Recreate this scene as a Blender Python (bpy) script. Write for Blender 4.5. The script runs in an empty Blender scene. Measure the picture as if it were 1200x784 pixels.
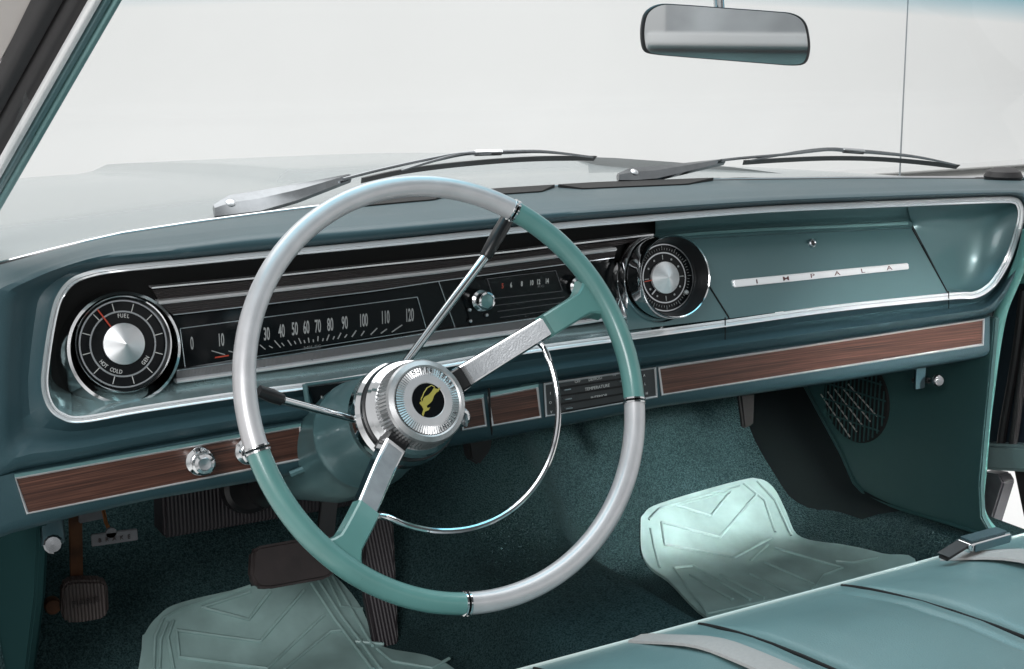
import bpy, bmesh, math, random
from mathutils import Vector, Matrix, noise
R = math.radians
random.seed(7)
sc = bpy.context.scene
COL = sc.collection

# ------------------------------------------------------------------ camera
CAM = Vector((-0.92, 0.0, 1.10)); YAW = R(30.4427); PITCH = R(12.371); FPX = 1500.0
cd = bpy.data.cameras.new('camera'); cam = bpy.data.objects.new('camera', cd); COL.objects.link(cam)
cam.location = CAM; cam.rotation_euler = (math.pi/2-PITCH, 0, -YAW)
cd.sensor_width = 36.0; cd.lens = FPX/1200*36; cd.clip_start = .02; cd.clip_end = 200
sc.camera = cam
# ------------------------------------------------------------------ world: the pale studio round the car
w = bpy.data.worlds.new('World'); sc.world = w; w.use_nodes = True
nt = w.node_tree; bg = nt.nodes['Background']
tc = nt.nodes.new('ShaderNodeTexCoord'); sx = nt.nodes.new('ShaderNodeSeparateXYZ'); cr = nt.nodes.new('ShaderNodeValToRGB')
mp = nt.nodes.new('ShaderNodeMapRange'); mp.inputs[1].default_value = -1; mp.inputs[2].default_value = 1
nt.links.new(tc.outputs['Generated'], sx.inputs[0]); nt.links.new(sx.outputs[2], mp.inputs[0]); nt.links.new(mp.outputs[0], cr.inputs[0]); nt.links.new(cr.outputs[0], bg.inputs[0])
e = cr.color_ramp.elements
e[0].position = 0; e[0].color = (.25,.25,.25,1); e[1].position = 1; e[1].color = (.62,.63,.64,1)
a = e.new(.46); a.color = (.35,.36,.36,1); a = e.new(.55); a.color = (.74,.745,.75,1)
bg.inputs[1].default_value = 1.0
# ------------------------------------------------------------------ studio lamps
def area(name, loc, target, size, power, col=(1,1,1), sy=None, spread=None):
    l = bpy.data.lights.new(name, 'AREA'); l.energy = power; l.size = size; l.color = col
    if spread: l.spread = R(spread)
    if sy: l.shape = 'RECTANGLE'; l.size_y = sy
    o = bpy.data.objects.new(name, l); COL.objects.link(o); o.location = loc
    o.rotation_euler = (Vector(target)-Vector(loc)).to_track_quat('-Z','Y').to_euler(); return o
area('overhead_softbox', (0,2.0,3.3), (0,1.6,.8), 3.4, 100)
area('rear_softbox', (1.0,-2.7,2.06), (.45,1.66,.27), .36, 2.0, (1,.99,.97), spread=11)
area('driver_softbox', (-2.4,-1.2,2.2), (-.1,1.4,.7), 1.2, 50)
area('backdrop_softbox', (4.5,3.6,5.6), (4.5,9,1.3), 13, 260, sy=3)
sc.view_settings.view_transform = 'Standard'; sc.view_settings.look = 'None'
sc.view_settings.exposure = 0; sc.view_settings.gamma = 1
sc.render.engine = 'CYCLES'; sc.cycles.max_bounces = 8
sc.render.resolution_x = 1024; sc.render.resolution_y = 669

# ------------------------------------------------------------------ projection helpers (photo point -> point on a real surface)
fw = Vector((math.sin(YAW)*math.cos(PITCH), math.cos(YAW)*math.cos(PITCH), -math.sin(PITCH)))
rt = Vector((math.cos(YAW), -math.sin(YAW), 0)); up = rt.cross(fw)
def ray(p): return fw*FPX + rt*(p[0]-600) - up*(p[1]-392)
def bow(X): return 1.31-.045*(X/.69)**2
def P(px, py, off=0.0):                     # on the dash front, off metres behind it
    d = ray((px,py)); Y = 1.28
    for i in range(12):
        X = CAM.x + d.x*Y/d.y; Y = bow(X)+off
    return CAM + d*(Y/d.y)
def PX(px, py, X): d = ray((px,py)); return CAM + d*((X-CAM.x)/d.x)
def PY(px, py, Y): d = ray((px,py)); return CAM + d*(Y/d.y)
def PZ(px, py, Z): d = ray((px,py)); return CAM + d*((Z-CAM.z)/d.z)
def PP(px, py, p0, n): d = ray((px,py)); return CAM + d*((p0-CAM).dot(n)/d.dot(n))
FLOOR = .27; TOE = 1.56
def sm(x): x = max(0,min(1,x)); return x*x*(3-2*x)
def H(X, Y):
    z = FLOOR
    t = Y-TOE
    if t > 0: z += t*t/(.08)*.5 if t < .08 else .04+(t-.08)
    if Y > 1.98: z += (Y-1.98)*5
    z += .085*sm((.17-abs(X-.02))/.09)
    z += .09*sm((X-.56)/.12)
    return min(z, .84)
def F(px, py, lift=0.0):                    # on the floor / toe board
    d = ray((px,py)).normalized(); t = .8
    while t < 4:
        q = CAM+d*t
        if q.z < H(q.x,q.y)+lift: break
        t += .004
    lo, hi = t-.004, t
    for i in range(12):
        m = (lo+hi)/2; q = CAM+d*m
        if q.z < H(q.x,q.y)+lift: hi = m
        else: lo = m
    return CAM+d*hi
def lin(pts, n):                            # resample evenly along x
    x0, x1 = pts[0][0], pts[-1][0]; out = []
    for i in range(n):
        out.append((x0+(x1-x0)*i/(n-1), yat(pts, x0+(x1-x0)*i/(n-1))))
    return out
def yat(pts, x):
    for a, b in zip(pts, pts[1:]):
        if (a[0] <= x <= b[0]) or b is pts[-1] or (a is pts[0] and x < a[0]):
            if x <= b[0] or b is pts[-1]: return a[1]+(b[1]-a[1])*(x-a[0])/(b[0]-a[0])
def cat(pts, k=6, closed=False):            # catmull-rom through tuples / vectors
    n = len(pts); out = []; V = [Vector(p) for p in pts]
    rng = n if closed else n-1
    for i in range(rng):
        g = (lambda j: V[j % n]) if closed else (lambda j: V[max(0,min(n-1,j))])
        p0,p1,p2,p3 = g(i-1),g(i),g(i+1),g(i+2)
        for s in range(k):
            t = s/k
            out.append(.5*((2*p1)+(p2-p0)*t+(2*p0-5*p1+4*p2-p3)*t*t+(3*p1-p0-3*p2+p3)*t**3))
    if not closed: out.append(V[-1].copy())
    return out

# ------------------------------------------------------------------ materials
def mat(name, col, rough=.5, metal=0.0, bump=0, bscale=200, var=0.0, vscale=8, coat=0, spec=.5, alpha=None, bdist=.001):
    m = bpy.data.materials.new(name); m.use_nodes = True; t = m.node_tree; b = t.nodes['Principled BSDF']
    b.inputs['Base Color'].default_value = (*col,1); b.inputs['Roughness'].default_value = rough; b.inputs['Metallic'].default_value = metal
    b.inputs['Coat Weight'].default_value = coat; b.inputs['Coat Roughness'].default_value = .08; b.inputs['Specular IOR Level'].default_value = spec
    co = t.nodes.new('ShaderNodeTexCoord')
    if var:
        n = t.nodes.new('ShaderNodeTexNoise'); n.inputs['Scale'].default_value = vscale; n.inputs['Detail'].default_value = 6
        t.links.new(co.outputs['Object'], n.inputs['Vector'])
        r = t.nodes.new('ShaderNodeValToRGB'); r.color_ramp.elements[0].position = .3; r.color_ramp.elements[1].position = .7
        r.color_ramp.elements[0].color = (*[c*(1-var) for c in col],1); r.color_ramp.elements[1].color = (*[min(1,c*(1+var)) for c in col],1)
        t.links.new(n.outputs[0], r.inputs[0]); t.links.new(r.outputs[0], b.inputs['Base Color'])
        mr = t.nodes.new('ShaderNodeMapRange'); mr.inputs[3].default_value = rough*.85; mr.inputs[4].default_value = min(1,rough*1.2)
        t.links.new(n.outputs[0], mr.inputs[0]); t.links.new(mr.outputs[0], b.inputs['Roughness'])
    if bump:
        n = t.nodes.new('ShaderNodeTexNoise'); n.inputs['Scale'].default_value = bscale; n.inputs['Detail'].default_value = 3
        t.links.new(co.outputs['Object'], n.inputs['Vector'])
        bp = t.nodes.new('ShaderNodeBump'); bp.inputs['Strength'].default_value = bump; bp.inputs['Distance'].default_value = bdist
        t.links.new(n.outputs[0], bp.inputs['Height']); t.links.new(bp.outputs[0], b.inputs['Normal'])
    return m
M = {}
M['pad'] = mat('pad_vinyl', (.032,.073,.087), .40, bump=.25, bscale=900, var=.10, vscale=6)
M['panel'] = mat('dash_paint', (.085,.168,.178), .33, .25, var=.07, vscale=5, coat=.25, bump=.05, bscale=60)
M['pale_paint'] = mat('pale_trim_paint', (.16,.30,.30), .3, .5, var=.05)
M['chrome'] = mat('chrome', (.72,.73,.74), .09, 1, var=.04, vscale=30)
M['bright'] = mat('bright_trim', (.93,.94,.95), .17, .4)
M['ledge'] = mat('teal_enamel', (.46,.61,.62), .15, .65, coat=.6, var=.1, vscale=12, bump=.6, bscale=14, bdist=.004)
M['darkchrome'] = mat('dark_chrome', (.22,.23,.24), .16, 1, var=.1, vscale=60)
M['hubmetal'] = mat('hub_metal', (.45,.455,.46), .30, .8, var=.12, vscale=90)
M['satin'] = mat('satin_chrome', (.52,.54,.56), .28, 1, var=.06, vscale=40)
M['silver_rim'] = mat('silver_plastic', (.56,.55,.56), .34, .35, var=.05, vscale=60, coat=.4)
M['teal_rim'] = mat('teal_plastic', (.100,.240,.224), .28, 0, var=.12, vscale=14, coat=.4)
M['black'] = mat('black_plastic', (.012,.012,.013), .3, var=.2, vscale=30)
M['gloss'] = mat('gloss_black_lens', (.005,.006,.007), .12, spec=.18)
M['flat_black'] = mat('flat_black', (.008,.008,.008), .8)
M['rubber'] = mat('rubber', (.018,.016,.017), .5, var=.2, vscale=40, bump=.1)
M['brown_rubber'] = mat('pedal_rubber', (.030,.022,.022), .6, var=.25, vscale=40, bump=.2)
M['rust'] = mat('rusty_steel', (.11,.045,.02), .6, .4, var=.6, vscale=25)
M['grey_metal'] = mat('grey_metal', (.14,.14,.15), .4, .4, var=.15, vscale=40)
M['kick'] = mat('kick_panel_board', (.022,.068,.068), .5, var=.1, vscale=5, bump=.15, bscale=500)
M['lace'] = mat('windlace_vinyl', (.11,.29,.265), .36, var=.08, vscale=20, bump=.1)
M['seat'] = mat('seat_vinyl', (.150,.260,.268), .29, var=.09, vscale=7, bump=.35, bscale=650)
M['piping_white'] = mat('bright_pillar_strip', (.82,.82,.82), .25, .3)
M['piping'] = mat('pale_piping', (.55,.66,.64), .4, var=.05)
M['belt'] = mat('belt_webbing', (.40,.39,.38), .7, var=.06, vscale=300, bump=.4, bscale=900)
M['mat'] = mat('mat_rubber', (.30,.44,.425), .36, var=.24, vscale=14, bump=.2, bscale=120)
M['white'] = mat('white_print', (.55,.56,.55), .5)
M['softwhite'] = mat('soft_print', (.34,.35,.35), .5)
M['dimwhite'] = mat('dim_print', (.16,.17,.17), .5)
M['red'] = mat('red_needle', (.5,.06,.03), .4)
M['print_red'] = mat('dark_red_print', (.10,.03,.03), .5)
M['gold'] = mat('gold_print', (.42,.37,.08), .4, .2)
M['hood'] = mat('body_paint', (.25,.285,.29), .25, 0, coat=.5, var=.02, vscale=2)
M['hood_trim'] = mat('body_trim', (.20,.21,.21), .35, .2)
M['cream'] = mat('beige_trim', (.42,.39,.37), .5, var=.08)
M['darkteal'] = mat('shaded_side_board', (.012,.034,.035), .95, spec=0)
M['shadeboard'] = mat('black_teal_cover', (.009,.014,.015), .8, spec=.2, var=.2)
M['hinge'] = mat('hinge_paint', (.22,.29,.29), .4, .2, var=.1)
M['navy'] = mat('dark_navy_trim', (.012,.02,.03), .5, var=.2)  # near-black navy, the hinge pillar's own colour
M['studio'] = mat('studio_white', (.80,.80,.79), .7, var=.02, vscale=.4)
M['bulk'] = mat('rear_panel_cloth', (.36,.37,.38), .8, var=.35, vscale=5)
M['roof'] = mat('headliner_cloth', (.10,.105,.11), .9, var=.1, vscale=20)
def carpet_mat():
    m = mat('carpet_pile', (.022,.070,.074), .95, spec=.15); t = m.node_tree; b = t.nodes['Principled BSDF']
    co = t.nodes.new('ShaderNodeTexCoord'); n = t.nodes.new('ShaderNodeTexNoise'); n.inputs['Scale'].default_value = 430; n.inputs['Detail'].default_value = 3
    n2 = t.nodes.new('ShaderNodeTexNoise'); n2.inputs['Scale'].default_value = 9; n2.inputs['Detail'].default_value = 5
    t.links.new(co.outputs['Object'], n.inputs[0]); t.links.new(co.outputs['Object'], n2.inputs[0])
    r = t.nodes.new('ShaderNodeValToRGB'); r.color_ramp.elements[0].position = .35; r.color_ramp.elements[1].position = .68
    r.color_ramp.elements[0].color = (.010,.032,.035,1); r.color_ramp.elements[1].color = (.064,.122,.128,1)
    t.links.new(n.outputs[0], r.inputs[0])
    mx = t.nodes.new('ShaderNodeMix'); mx.data_type = 'RGBA'; mx.blend_type = 'MULTIPLY'; mx.inputs[0].default_value = .6
    r2 = t.nodes.new('ShaderNodeValToRGB'); r2.color_ramp.elements[0].position = .3; r2.color_ramp.elements[1].position = .75
    r2.color_ramp.elements[0].color = (.5,.5,.5,1)
    t.links.new(n2.outputs[0], r2.inputs[0]); t.links.new(r.outputs[0], mx.inputs[6]); t.links.new(r2.outputs[0], mx.inputs[7]); t.links.new(mx.outputs[2], b.inputs['Base Color'])
    bp = t.nodes.new('ShaderNodeBump'); bp.inputs['Strength'].default_value = 1; bp.inputs['Distance'].default_value = .004
    t.links.new(n.outputs[0], bp.inputs['Height']); t.links.new(bp.outputs[0], b.inputs['Normal']); return m
M['carpet'] = carpet_mat()
def wood_mat():
    m = mat('wood_veneer', (.1,.03,.02), .35, coat=.2); t = m.node_tree; b = t.nodes['Principled BSDF']
    co = t.nodes.new('ShaderNodeTexCoord'); mp = t.nodes.new('ShaderNodeMapping'); mp.inputs['Scale'].default_value = (1.0,1.0,105); mp.inputs['Rotation'].default_value = (0, R(1.0), 0)
    n = t.nodes.new('ShaderNodeTexNoise'); n.inputs['Scale'].default_value = 5; n.inputs['Detail'].default_value = 7; n.inputs['Roughness'].default_value = .7; n.inputs['Distortion'].default_value = .3
    t.links.new(co.outputs['Object'], mp.inputs[0]); t.links.new(mp.outputs[0], n.inputs[0])
    r = t.nodes.new('ShaderNodeValToRGB'); el = r.color_ramp.elements
    el[0].position = .32; el[0].color = (.014,.006,.004,1); el[1].position = .70; el[1].color = (.20,.088,.058,1)
    q = el.new(.5); q.color = (.078,.030,.020,1)
    t.links.new(n.outputs[0], r.inputs[0]); t.links.new(r.outputs[0], b.inputs['Base Color']); return m
M['wood'] = wood_mat()
M['control'] = mat('dark_control_plate', (.045,.048,.050), .45, .2, var=.1, vscale=60)
def ribbed(name, col, rough, metal, scale, axis=2, strength=.8):
    m = mat(name, col, rough, metal); t = m.node_tree; b = t.nodes['Principled BSDF']
    co = t.nodes.new('ShaderNodeTexCoord'); wv = t.nodes.new('ShaderNodeTexWave'); wv.bands_direction = 'XYZ'[axis]; wv.inputs['Scale'].default_value = scale
    t.links.new(co.outputs['Object'], wv.inputs[0]); bp = t.nodes.new('ShaderNodeBump'); bp.inputs['Strength'].default_value = strength; bp.inputs['Distance'].default_value = .001
    t.links.new(wv.outputs[1], bp.inputs['Height']); t.links.new(bp.outputs[0], b.inputs['Normal']); return m
M['ribs'] = ribbed('ribbed_dark_metal', (.06,.052,.052), .38, .5, 130)
M['finerib'] = ribbed('ribbed_grey_metal', (.17,.17,.175), .4, .6, 200, 0, .5)
M['pedalrib'] = ribbed('ribbed_pedal_rubber', (.05,.036,.034), .5, 0, 75, 0, 1)
M['ventrib'] = ribbed('ribbed_duct', (.028,.022,.026), .5, 0, 60, 0, 1)
def spun():                                  # spun aluminium cone: anisotropic sheen
    m = mat('spun_aluminium', (.80,.81,.82), .34, 1); b = m.node_tree.nodes['Principled BSDF']
    b.inputs['Anisotropic'].default_value = .85; t = m.node_tree
    tg = t.nodes.new('ShaderNodeTangent'); tg.direction_type = 'RADIAL'; tg.axis = 'Y'; t.links.new(tg.outputs[0], b.inputs['Tangent']); return m
M['spun'] = spun()
M['cone'] = mat('polished_cone', (.93,.94,.95), .25, .55, var=.0)
M['inlay'] = mat('brushed_grey_inlay', (.34,.35,.365), .36, .6, var=.10, vscale=90, bump=.25, bscale=500)
def glass(name, tint=False):
    m = bpy.data.materials.new(name); m.use_nodes = True; t = m.node_tree; t.nodes.clear()
    o = t.nodes.new('ShaderNodeOutputMaterial'); tr = t.nodes.new('ShaderNodeBsdfTransparent'); gl = t.nodes.new('ShaderNodeBsdfGlossy'); gl.inputs['Roughness'].default_value = .02
    lw = t.nodes.new('ShaderNodeLayerWeight'); lw.inputs[0].default_value = .5; pw = t.nodes.new('ShaderNodeMath'); pw.operation = 'POWER'; pw.inputs[1].default_value = 5
    t.links.new(lw.outputs['Facing'], pw.inputs[0]); fr = t.nodes.new('ShaderNodeMath'); fr.operation = 'MULTIPLY_ADD'; fr.inputs[1].default_value = .35; fr.inputs[2].default_value = .03; t.links.new(pw.outputs[0], fr.inputs[0]); mx = t.nodes.new('ShaderNodeMixShader')
    t.links.new(fr.outputs[0], mx.inputs[0]); t.links.new(tr.outputs[0], mx.inputs[1]); t.links.new(gl.outputs[0], mx.inputs[2]); t.links.new(mx.outputs[0], o.inputs[0])
    tr.inputs[0].default_value = (.96,.97,.97,1)
    if tint:
        co = t.nodes.new('ShaderNodeTexCoord'); nz = t.nodes.new('ShaderNodeTexNoise'); nz.inputs['Scale'].default_value = 2.5; nz.inputs['Detail'].default_value = 8; t.links.new(co.outputs['Object'], nz.inputs[0])
        mr = t.nodes.new('ShaderNodeMapRange'); mr.inputs[1].default_value = .45; mr.inputs[2].default_value = .8; mr.inputs[4].default_value = .07; t.links.new(nz.outputs[0], mr.inputs[0])
        df = t.nodes.new('ShaderNodeBsdfDiffuse'); df.inputs[0].default_value = (.8,.8,.8,1); m3 = t.nodes.new('ShaderNodeMixShader'); t.links.new(mr.outputs[0], m3.inputs[0]); t.links.new(mx.outputs[0], m3.inputs[1]); t.links.new(df.outputs[0], m3.inputs[2]); t.links.new(m3.outputs[0], o.inputs[0])
        g = t.nodes.new('ShaderNodeNewGeometry'); s = t.nodes.new('ShaderNodeSeparateXYZ'); t.links.new(g.outputs[0], s.inputs[0])
        m1 = t.nodes.new('ShaderNodeMath'); m1.operation = 'MULTIPLY'; t.links.new(s.outputs[0], m1.inputs[0]); t.links.new(s.outputs[0], m1.inputs[1])
        m2 = t.nodes.new('ShaderNodeMath'); m2.operation = 'MULTIPLY_ADD'; t.links.new(m1.outputs[0], m2.inputs[0]); m2.inputs[1].default_value = .055; t.links.new(s.outputs[2], m2.inputs[2])
        r = t.nodes.new('ShaderNodeMapRange'); r.inputs[1].default_value = 1.160; r.inputs[2].default_value = 1.195; t.links.new(m2.outputs[0], r.inputs[0])
        rp = t.nodes.new('ShaderNodeValToRGB'); rp.color_ramp.elements[0].color = (.96,.97,.97,1); rp.color_ramp.elements[1].color = (.20,.50,.62,1)
        t.links.new(r.outputs[0], rp.inputs[0]); t.links.new(rp.outputs[0], tr.inputs[0])
    return m
M['windshield'] = glass('windshield_glass', True)
M['mirror'] = mat('mirror_glass', (.82,.84,.85), .03, 1)
M['acrylic'] = glass('clear_lens')

# ------------------------------------------------------------------ object helpers
ORG = {}
def finish(name, bm, m, parent=None, smooth=35, org=None, kind=None, recalc=True):
    if recalc: bmesh.ops.recalc_face_normals(bm, faces=bm.faces)
    me = bpy.data.meshes.new(name)
    if org is None:
        xs = [v.co for v in bm.verts]
        org = Vector(((min(v.x for v in xs)+max(v.x for v in xs))/2, (min(v.y for v in xs)+max(v.y for v in xs))/2, min(v.z for v in xs)))
    for v in bm.verts: v.co -= org
    bm.to_mesh(me); bm.free()
    for mm in (m if isinstance(m,(list,tuple)) else [m]): me.materials.append(M[mm] if isinstance(mm,str) else mm)
    if smooth is not None:
        me.shade_smooth(); me.set_sharp_from_angle(angle=R(smooth))
    o = bpy.data.objects.new(name, me); COL.objects.link(o); ORG[o] = org
    if parent: o.parent = parent; o.location = org-ORG[parent]
    else: o.location = org
    if kind: o['kind'] = kind
    return o
def thing(name, label, cat_, loc, group=None):
    o = bpy.data.objects.new(name, None); COL.objects.link(o); o.location = loc; ORG[o] = Vector(loc); o.empty_display_size = .05
    o['label'] = label; o['category'] = cat_
    if group: o['group'] = group
    return o
def tag(o, label, cat_, group=None):
    o['label'] = label; o['category'] = cat_
    if group: o['group'] = group
    return o
def NB(): return bmesh.new()
def grid(bm, rows, closed_u=False, mi=0):
    vs = [[bm.verts.new(p) for p in r] for r in rows]
    for a, b in zip(vs, vs[1:]):
        n = len(a)
        for i in range(n if closed_u else n-1):
            j = (i+1) % n
            try: f = bm.faces.new((a[i],a[j],b[j],b[i])); f.material_index = mi
            except ValueError: pass
    return vs
def tube(bm, pts, r, seg=10, closed=False, flat=None, cap=True):
    pts = [Vector(p) for p in pts]; n = len(pts); rings = []
    rr = r if isinstance(r,(list,tuple)) else [r]*n
    prev = None
    for i, p in enumerate(pts):
        a = pts[(i-1) % n] if (closed or i) else p; b = pts[(i+1) % n] if (closed or i < n-1) else p
        t = (b-a).normalized()
        if prev is None:
            u = t.cross(Vector((0,0,1)))
            if u.length < .1: u = t.cross(Vector((1,0,0)))
        else: u = prev-t*prev.dot(t)
        u.normalize(); v = t.cross(u); prev = u
        f = flat or 1
        rings.append([p+u*math.cos(2*math.pi*k/seg)*rr[i]+v*math.sin(2*math.pi*k/seg)*rr[i]*f for k in range(seg)])
    if closed: rings.append(rings[0])
    vs = [[bm.verts.new(p) for p in q] for q in (rings[:-1] if closed else rings)]
    if closed: vs.append(vs[0])
    for a, b in zip(vs, vs[1:]):
        for k in range(seg): bm.faces.new((a[k],a[(k+1)%seg],b[(k+1)%seg],b[k]))
    if cap and not closed: bm.faces.new(vs[0]); bm.faces.new(vs[-1])
def frame_of(axis):
    axis = axis.normalized(); u = axis.cross(Vector((0,0,1)))
    if u.length < .05: u = axis.cross(Vector((1,0,0)))
    u.normalize(); return u, axis.cross(u), axis
def lathe(bm, c, axis, prof, seg=48, rib=0, mi=0, caps=True, zrib=0):
    u, v, a = frame_of(Vector(axis)); rows = []
    for r, h in prof:
        rows.append([c+a*(h+(zrib if k % 2 else 0))+(u*math.cos(2*math.pi*k/seg)+v*math.sin(2*math.pi*k/seg))*(max(r,1e-5)*(1+(rib if k % 2 else 0))) for k in range(seg)])
    vs = grid(bm, rows, True, mi)
    if caps:
        for q in (vs[0], vs[-1]):
            try: bm.faces.new(q).material_index = mi
            except ValueError: pass
def prism(bm, pts, d, bev=0):
    a = [bm.verts.new(p) for p in pts]; b = [bm.verts.new(Vector(p)+d) for p in pts]; n = len(a)
    bm.faces.new(a); bm.faces.new(b[::-1])
    for i in range(n): bm.faces.new((a[i],b[i],b[(i+1)%n],a[(i+1)%n]))
def slab(bm, pts, d, bev=.001, seg=2):       # prism with bevelled edges
    t = bmesh.new(); prism(t, pts, d)
    bmesh.ops.recalc_face_normals(t, faces=t.faces)
    if bev: bmesh.ops.bevel(t, geom=t.edges[:], offset=bev, segments=seg, affect='EDGES', clamp_overlap=True)
    me = bpy.data.meshes.new('tmp'); t.to_mesh(me); t.free(); bm.from_mesh(me); bpy.data.meshes.remove(me)
def beam(bm, a, b, wv, tv, bev=.001):        # box from a to b; wv,tv half extents vectors
    a = Vector(a); b = Vector(b)
    slab(bm, [a-wv-tv, a+wv-tv, a+wv+tv, a-wv+tv], b-a, bev)
def band(bm, top, bot, off, depth=.004, n=24, raise_=0): # horizontal bar on the dash between two photo lines
    tp, bt = lin(top,n), lin(bot,n); D = Vector((0,depth,0))
    T = [P(x,y,off) for x,y in tp]; B = [P(x,y,off) for x,y in bt]
    rows = [[p+D for p in T], T]
    if raise_: rows.append([(p+q)/2+Vector((0,-raise_,0)) for p,q in zip(T,B)])
    rows += [B, [p+D for p in B]]
    vs = grid(bm, rows)
    for k in (0,-1):
        try: bm.faces.new([r[k] for r in vs])
        except ValueError: pass
def text_bm(bm, s, loc, size, rot=(math.pi/2,0,0), sxx=1.0, ext=.0002, mi=0, bold=0):
    cu = bpy.data.curves.new('t','FONT'); cu.body = s; cu.size = 1; cu.align_x = 'CENTER'; cu.align_y = 'CENTER'; cu.extrude = ext/size; cu.offset = bold; cu.resolution_u = 3
    o = bpy.data.objects.new('t', cu); COL.objects.link(o)
    bpy.context.view_layer.update()
    me = bpy.data.meshes.new_from_object(o.evaluated_get(bpy.context.evaluated_depsgraph_get()))
    COL.objects.unlink(o); bpy.data.objects.remove(o)
    rm = rot if isinstance(rot, Matrix) else __import__('mathutils').Euler(rot).to_matrix()
    mm = Matrix.Translation(loc) @ rm.to_4x4() @ Matrix.Diagonal((size*1.4*sxx,size*1.4,size,1))
    me.transform(mm); bm.from_mesh(me); bpy.data.meshes.remove(me)
def pxm(p): return (p-CAM).dot(fw)/FPX        # metres per photo pixel at p
BASIS = lambda x,y,z: Matrix((x,y,z)).transposed()

# ================================================================== STUDIO SETTING
bm = NB(); rows = []
prof = [(-6,0),(7.0,0),(8.0,.15),(8.6,.6),(8.8,1.3),(8.8,5.5)]
pr = cat([(0,y,z) for y,z in prof], 6)
grid(bm, [[Vector((x,p.y,p.z-.02)) for x in (-12,-6,0,6,14)] for p in pr]); finish('studio_backdrop', bm, 'studio', kind='structure')

# ================================================================== CAR FLOOR
bm = NB(); rows = []
for j in range(70):
    Y = .75+j*(2.09-.75)/69
    rows.append([Vector((X, Y, H(X,Y))) for X in [-.74+i*1.50/90 for i in range(91)]])
grid(bm, rows); finish('floor', bm, 'carpet', kind='structure', smooth=60)
bm = NB()
slab(bm, [Vector((-.95,2.1,.15)),Vector((.95,2.1,.15)),Vector((.95,2.1,.86)),Vector((-.95,2.1,.86))], Vector((0,.02,0)), 0)
tag(finish('firewall', bm, 'flat_black'), 'black firewall closing the footwell far behind the dashboard', 'firewall')

# ================================================================== DASHBOARD
dash = thing('dashboard', 'long teal padded dashboard with chrome bordered instrument panel and wood strips', 'dashboard', (0,1.35,.6))
# (trim outer, panel outer) photo points round the chrome loop, clockwise from the lower left corner
LOOP = [((48,453),(-26,480)),((50,422),(-26,430)),((57,377),(-26,385)),((65,348),(-24,345)),((80,328),(20,325)),((101,318),(75,305)),((137,311),(130,291)),
 ((219,303),(219,281)),((300,295),(300,271)),((440,282),(440,260)),((560,270),(560,250)),((660,260),(660,242)),((780,250),(780,235)),((900,241),(900,229)),
 ((1010,236),(1010,225)),((1110,232),(1110,222)),((1168,230),(1172,221)),((1190,231),(1200,222)),((1199,240),(1212,232)),((1200,258),(1214,262)),((1189,296),(1201,305)),
 ((1177,321),(1187,332)),((1163,339),(1174,353)),((1143,350),(1160,367)),((1111,352),(1125,375)),((978,366),(978,397)),((848,384),(848,416)),((738,399),(738,432)),((612,416),(612,451)),
 ((500,435),(500,468)),((380,454),(380,488)),((280,467),(280,504)),((167,484),(167,524)),((96,496),(96,539)),((70,491),(30,551)),((55,477),(-26,562))]
TR = cat([l[0] for l in LOOP], 8, True); OU = cat([l[1] for l in LOOP], 8, True); NL = len(TR)
def clampo(p): return p
def inward(pts, d):
    out = []; n = len(pts)
    for i in range(n):
        t = (pts[(i+1)%n]-pts[i-1]).normalized(); out.append(pts[i]+Vector((-t.y,t.x))*d)
    return out
TI = inward(TR, 8.6)
# pad ring
bm = NB(); rows = []
topness = [sm((i/8-3)/4)*sm((21-i/8)/4) for i in range(NL)]
for t, ot, ob in ((0,.002,.002),(.06,-.004,.006),(.2,-.012,.012),(.34,-.016,.008),(.5,-.016,-.006),(.66,-.013,-.014),(.82,-.006,-.012),(.93,.002,-.002),(1,.012,.004)):
    r = []
    for i in range(NL):
        k = topness[i]; q = TR[i].lerp(OU[i], t); r.append(P(q.x,q.y,ot*k+ob*(1-k)))
    rows.append(r)
grid(bm, rows, True)
# top deck back to the glass
deck0 = [(OU[i],topness[i]) for i in range(2*8+4, 18*8+5)]
BASE = [(-30,317),(3,309),(60,294),(135,276),(219,263),(300,252),(372,243),(480,232),(588,223),(700,216),(834,211),(1000,209),(1100,209),(1215,210)]
rows = [[],[],[],[]]
for q, tk in deck0:
    a_ = P(q.x,q.y,.012*tk+.004*(1-tk)); x = q.x
    b_ = P(x, yat(BASE,x), .14+.08*max(0,1-((x-650)/600)**2))
    rows[0].append(a_); rows[1].append(a_.lerp(b_,.12)+Vector((0,0,.003))); rows[2].append(a_.lerp(b_,.5)+Vector((0,0,.004))); rows[3].append(b_)
grid(bm, rows)
# right end cap going forward
rows = [[P(OU[i].x,OU[i].y,.012*topness[i]+.004*(1-topness[i]))+Vector((0.0,d,0)) for i in range(17*8,24*8+1)] for d in (0,.02,.2)]
grid(bm, rows)
bmesh.ops.remove_doubles(bm, verts=bm.verts, dist=.0002)
pad = finish('dash_pad', bm, 'pad', dash, smooth=50)
pad['label'] = 'dark teal grained vinyl pad'
# defroster slots on the deck
OUT = [(OU[i].x, OU[i].y) for i in range(3*8,18*8)]
def deckpt(x, f):
    a_ = P(x,yat(OUT,x),.012); b_ = P(x, yat(BASE,x), .14+.08*max(0,1-((x-650)/600)**2)); return a_.lerp(b_,f)+Vector((0,0,.0048))
for (x0,x1) in ((392,532),(560,650),(654,836)):
    bm = NB(); n = 20; T=[]; B=[]
    for k in range(n):
        x = x0+(x1-x0)*k/(n-1); s_ = min(1,6*min(k,n-1-k)/(n-1)); T.append(deckpt(x,.95)); B.append(deckpt(x,.94-.30*s_))
    grid(bm, [[p-Vector((0,0,.004)) for p in T],T,B,[p-Vector((0,0,.004)) for p in B]]); finish('defroster_slot', bm, 'flat_black', dash)
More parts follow.
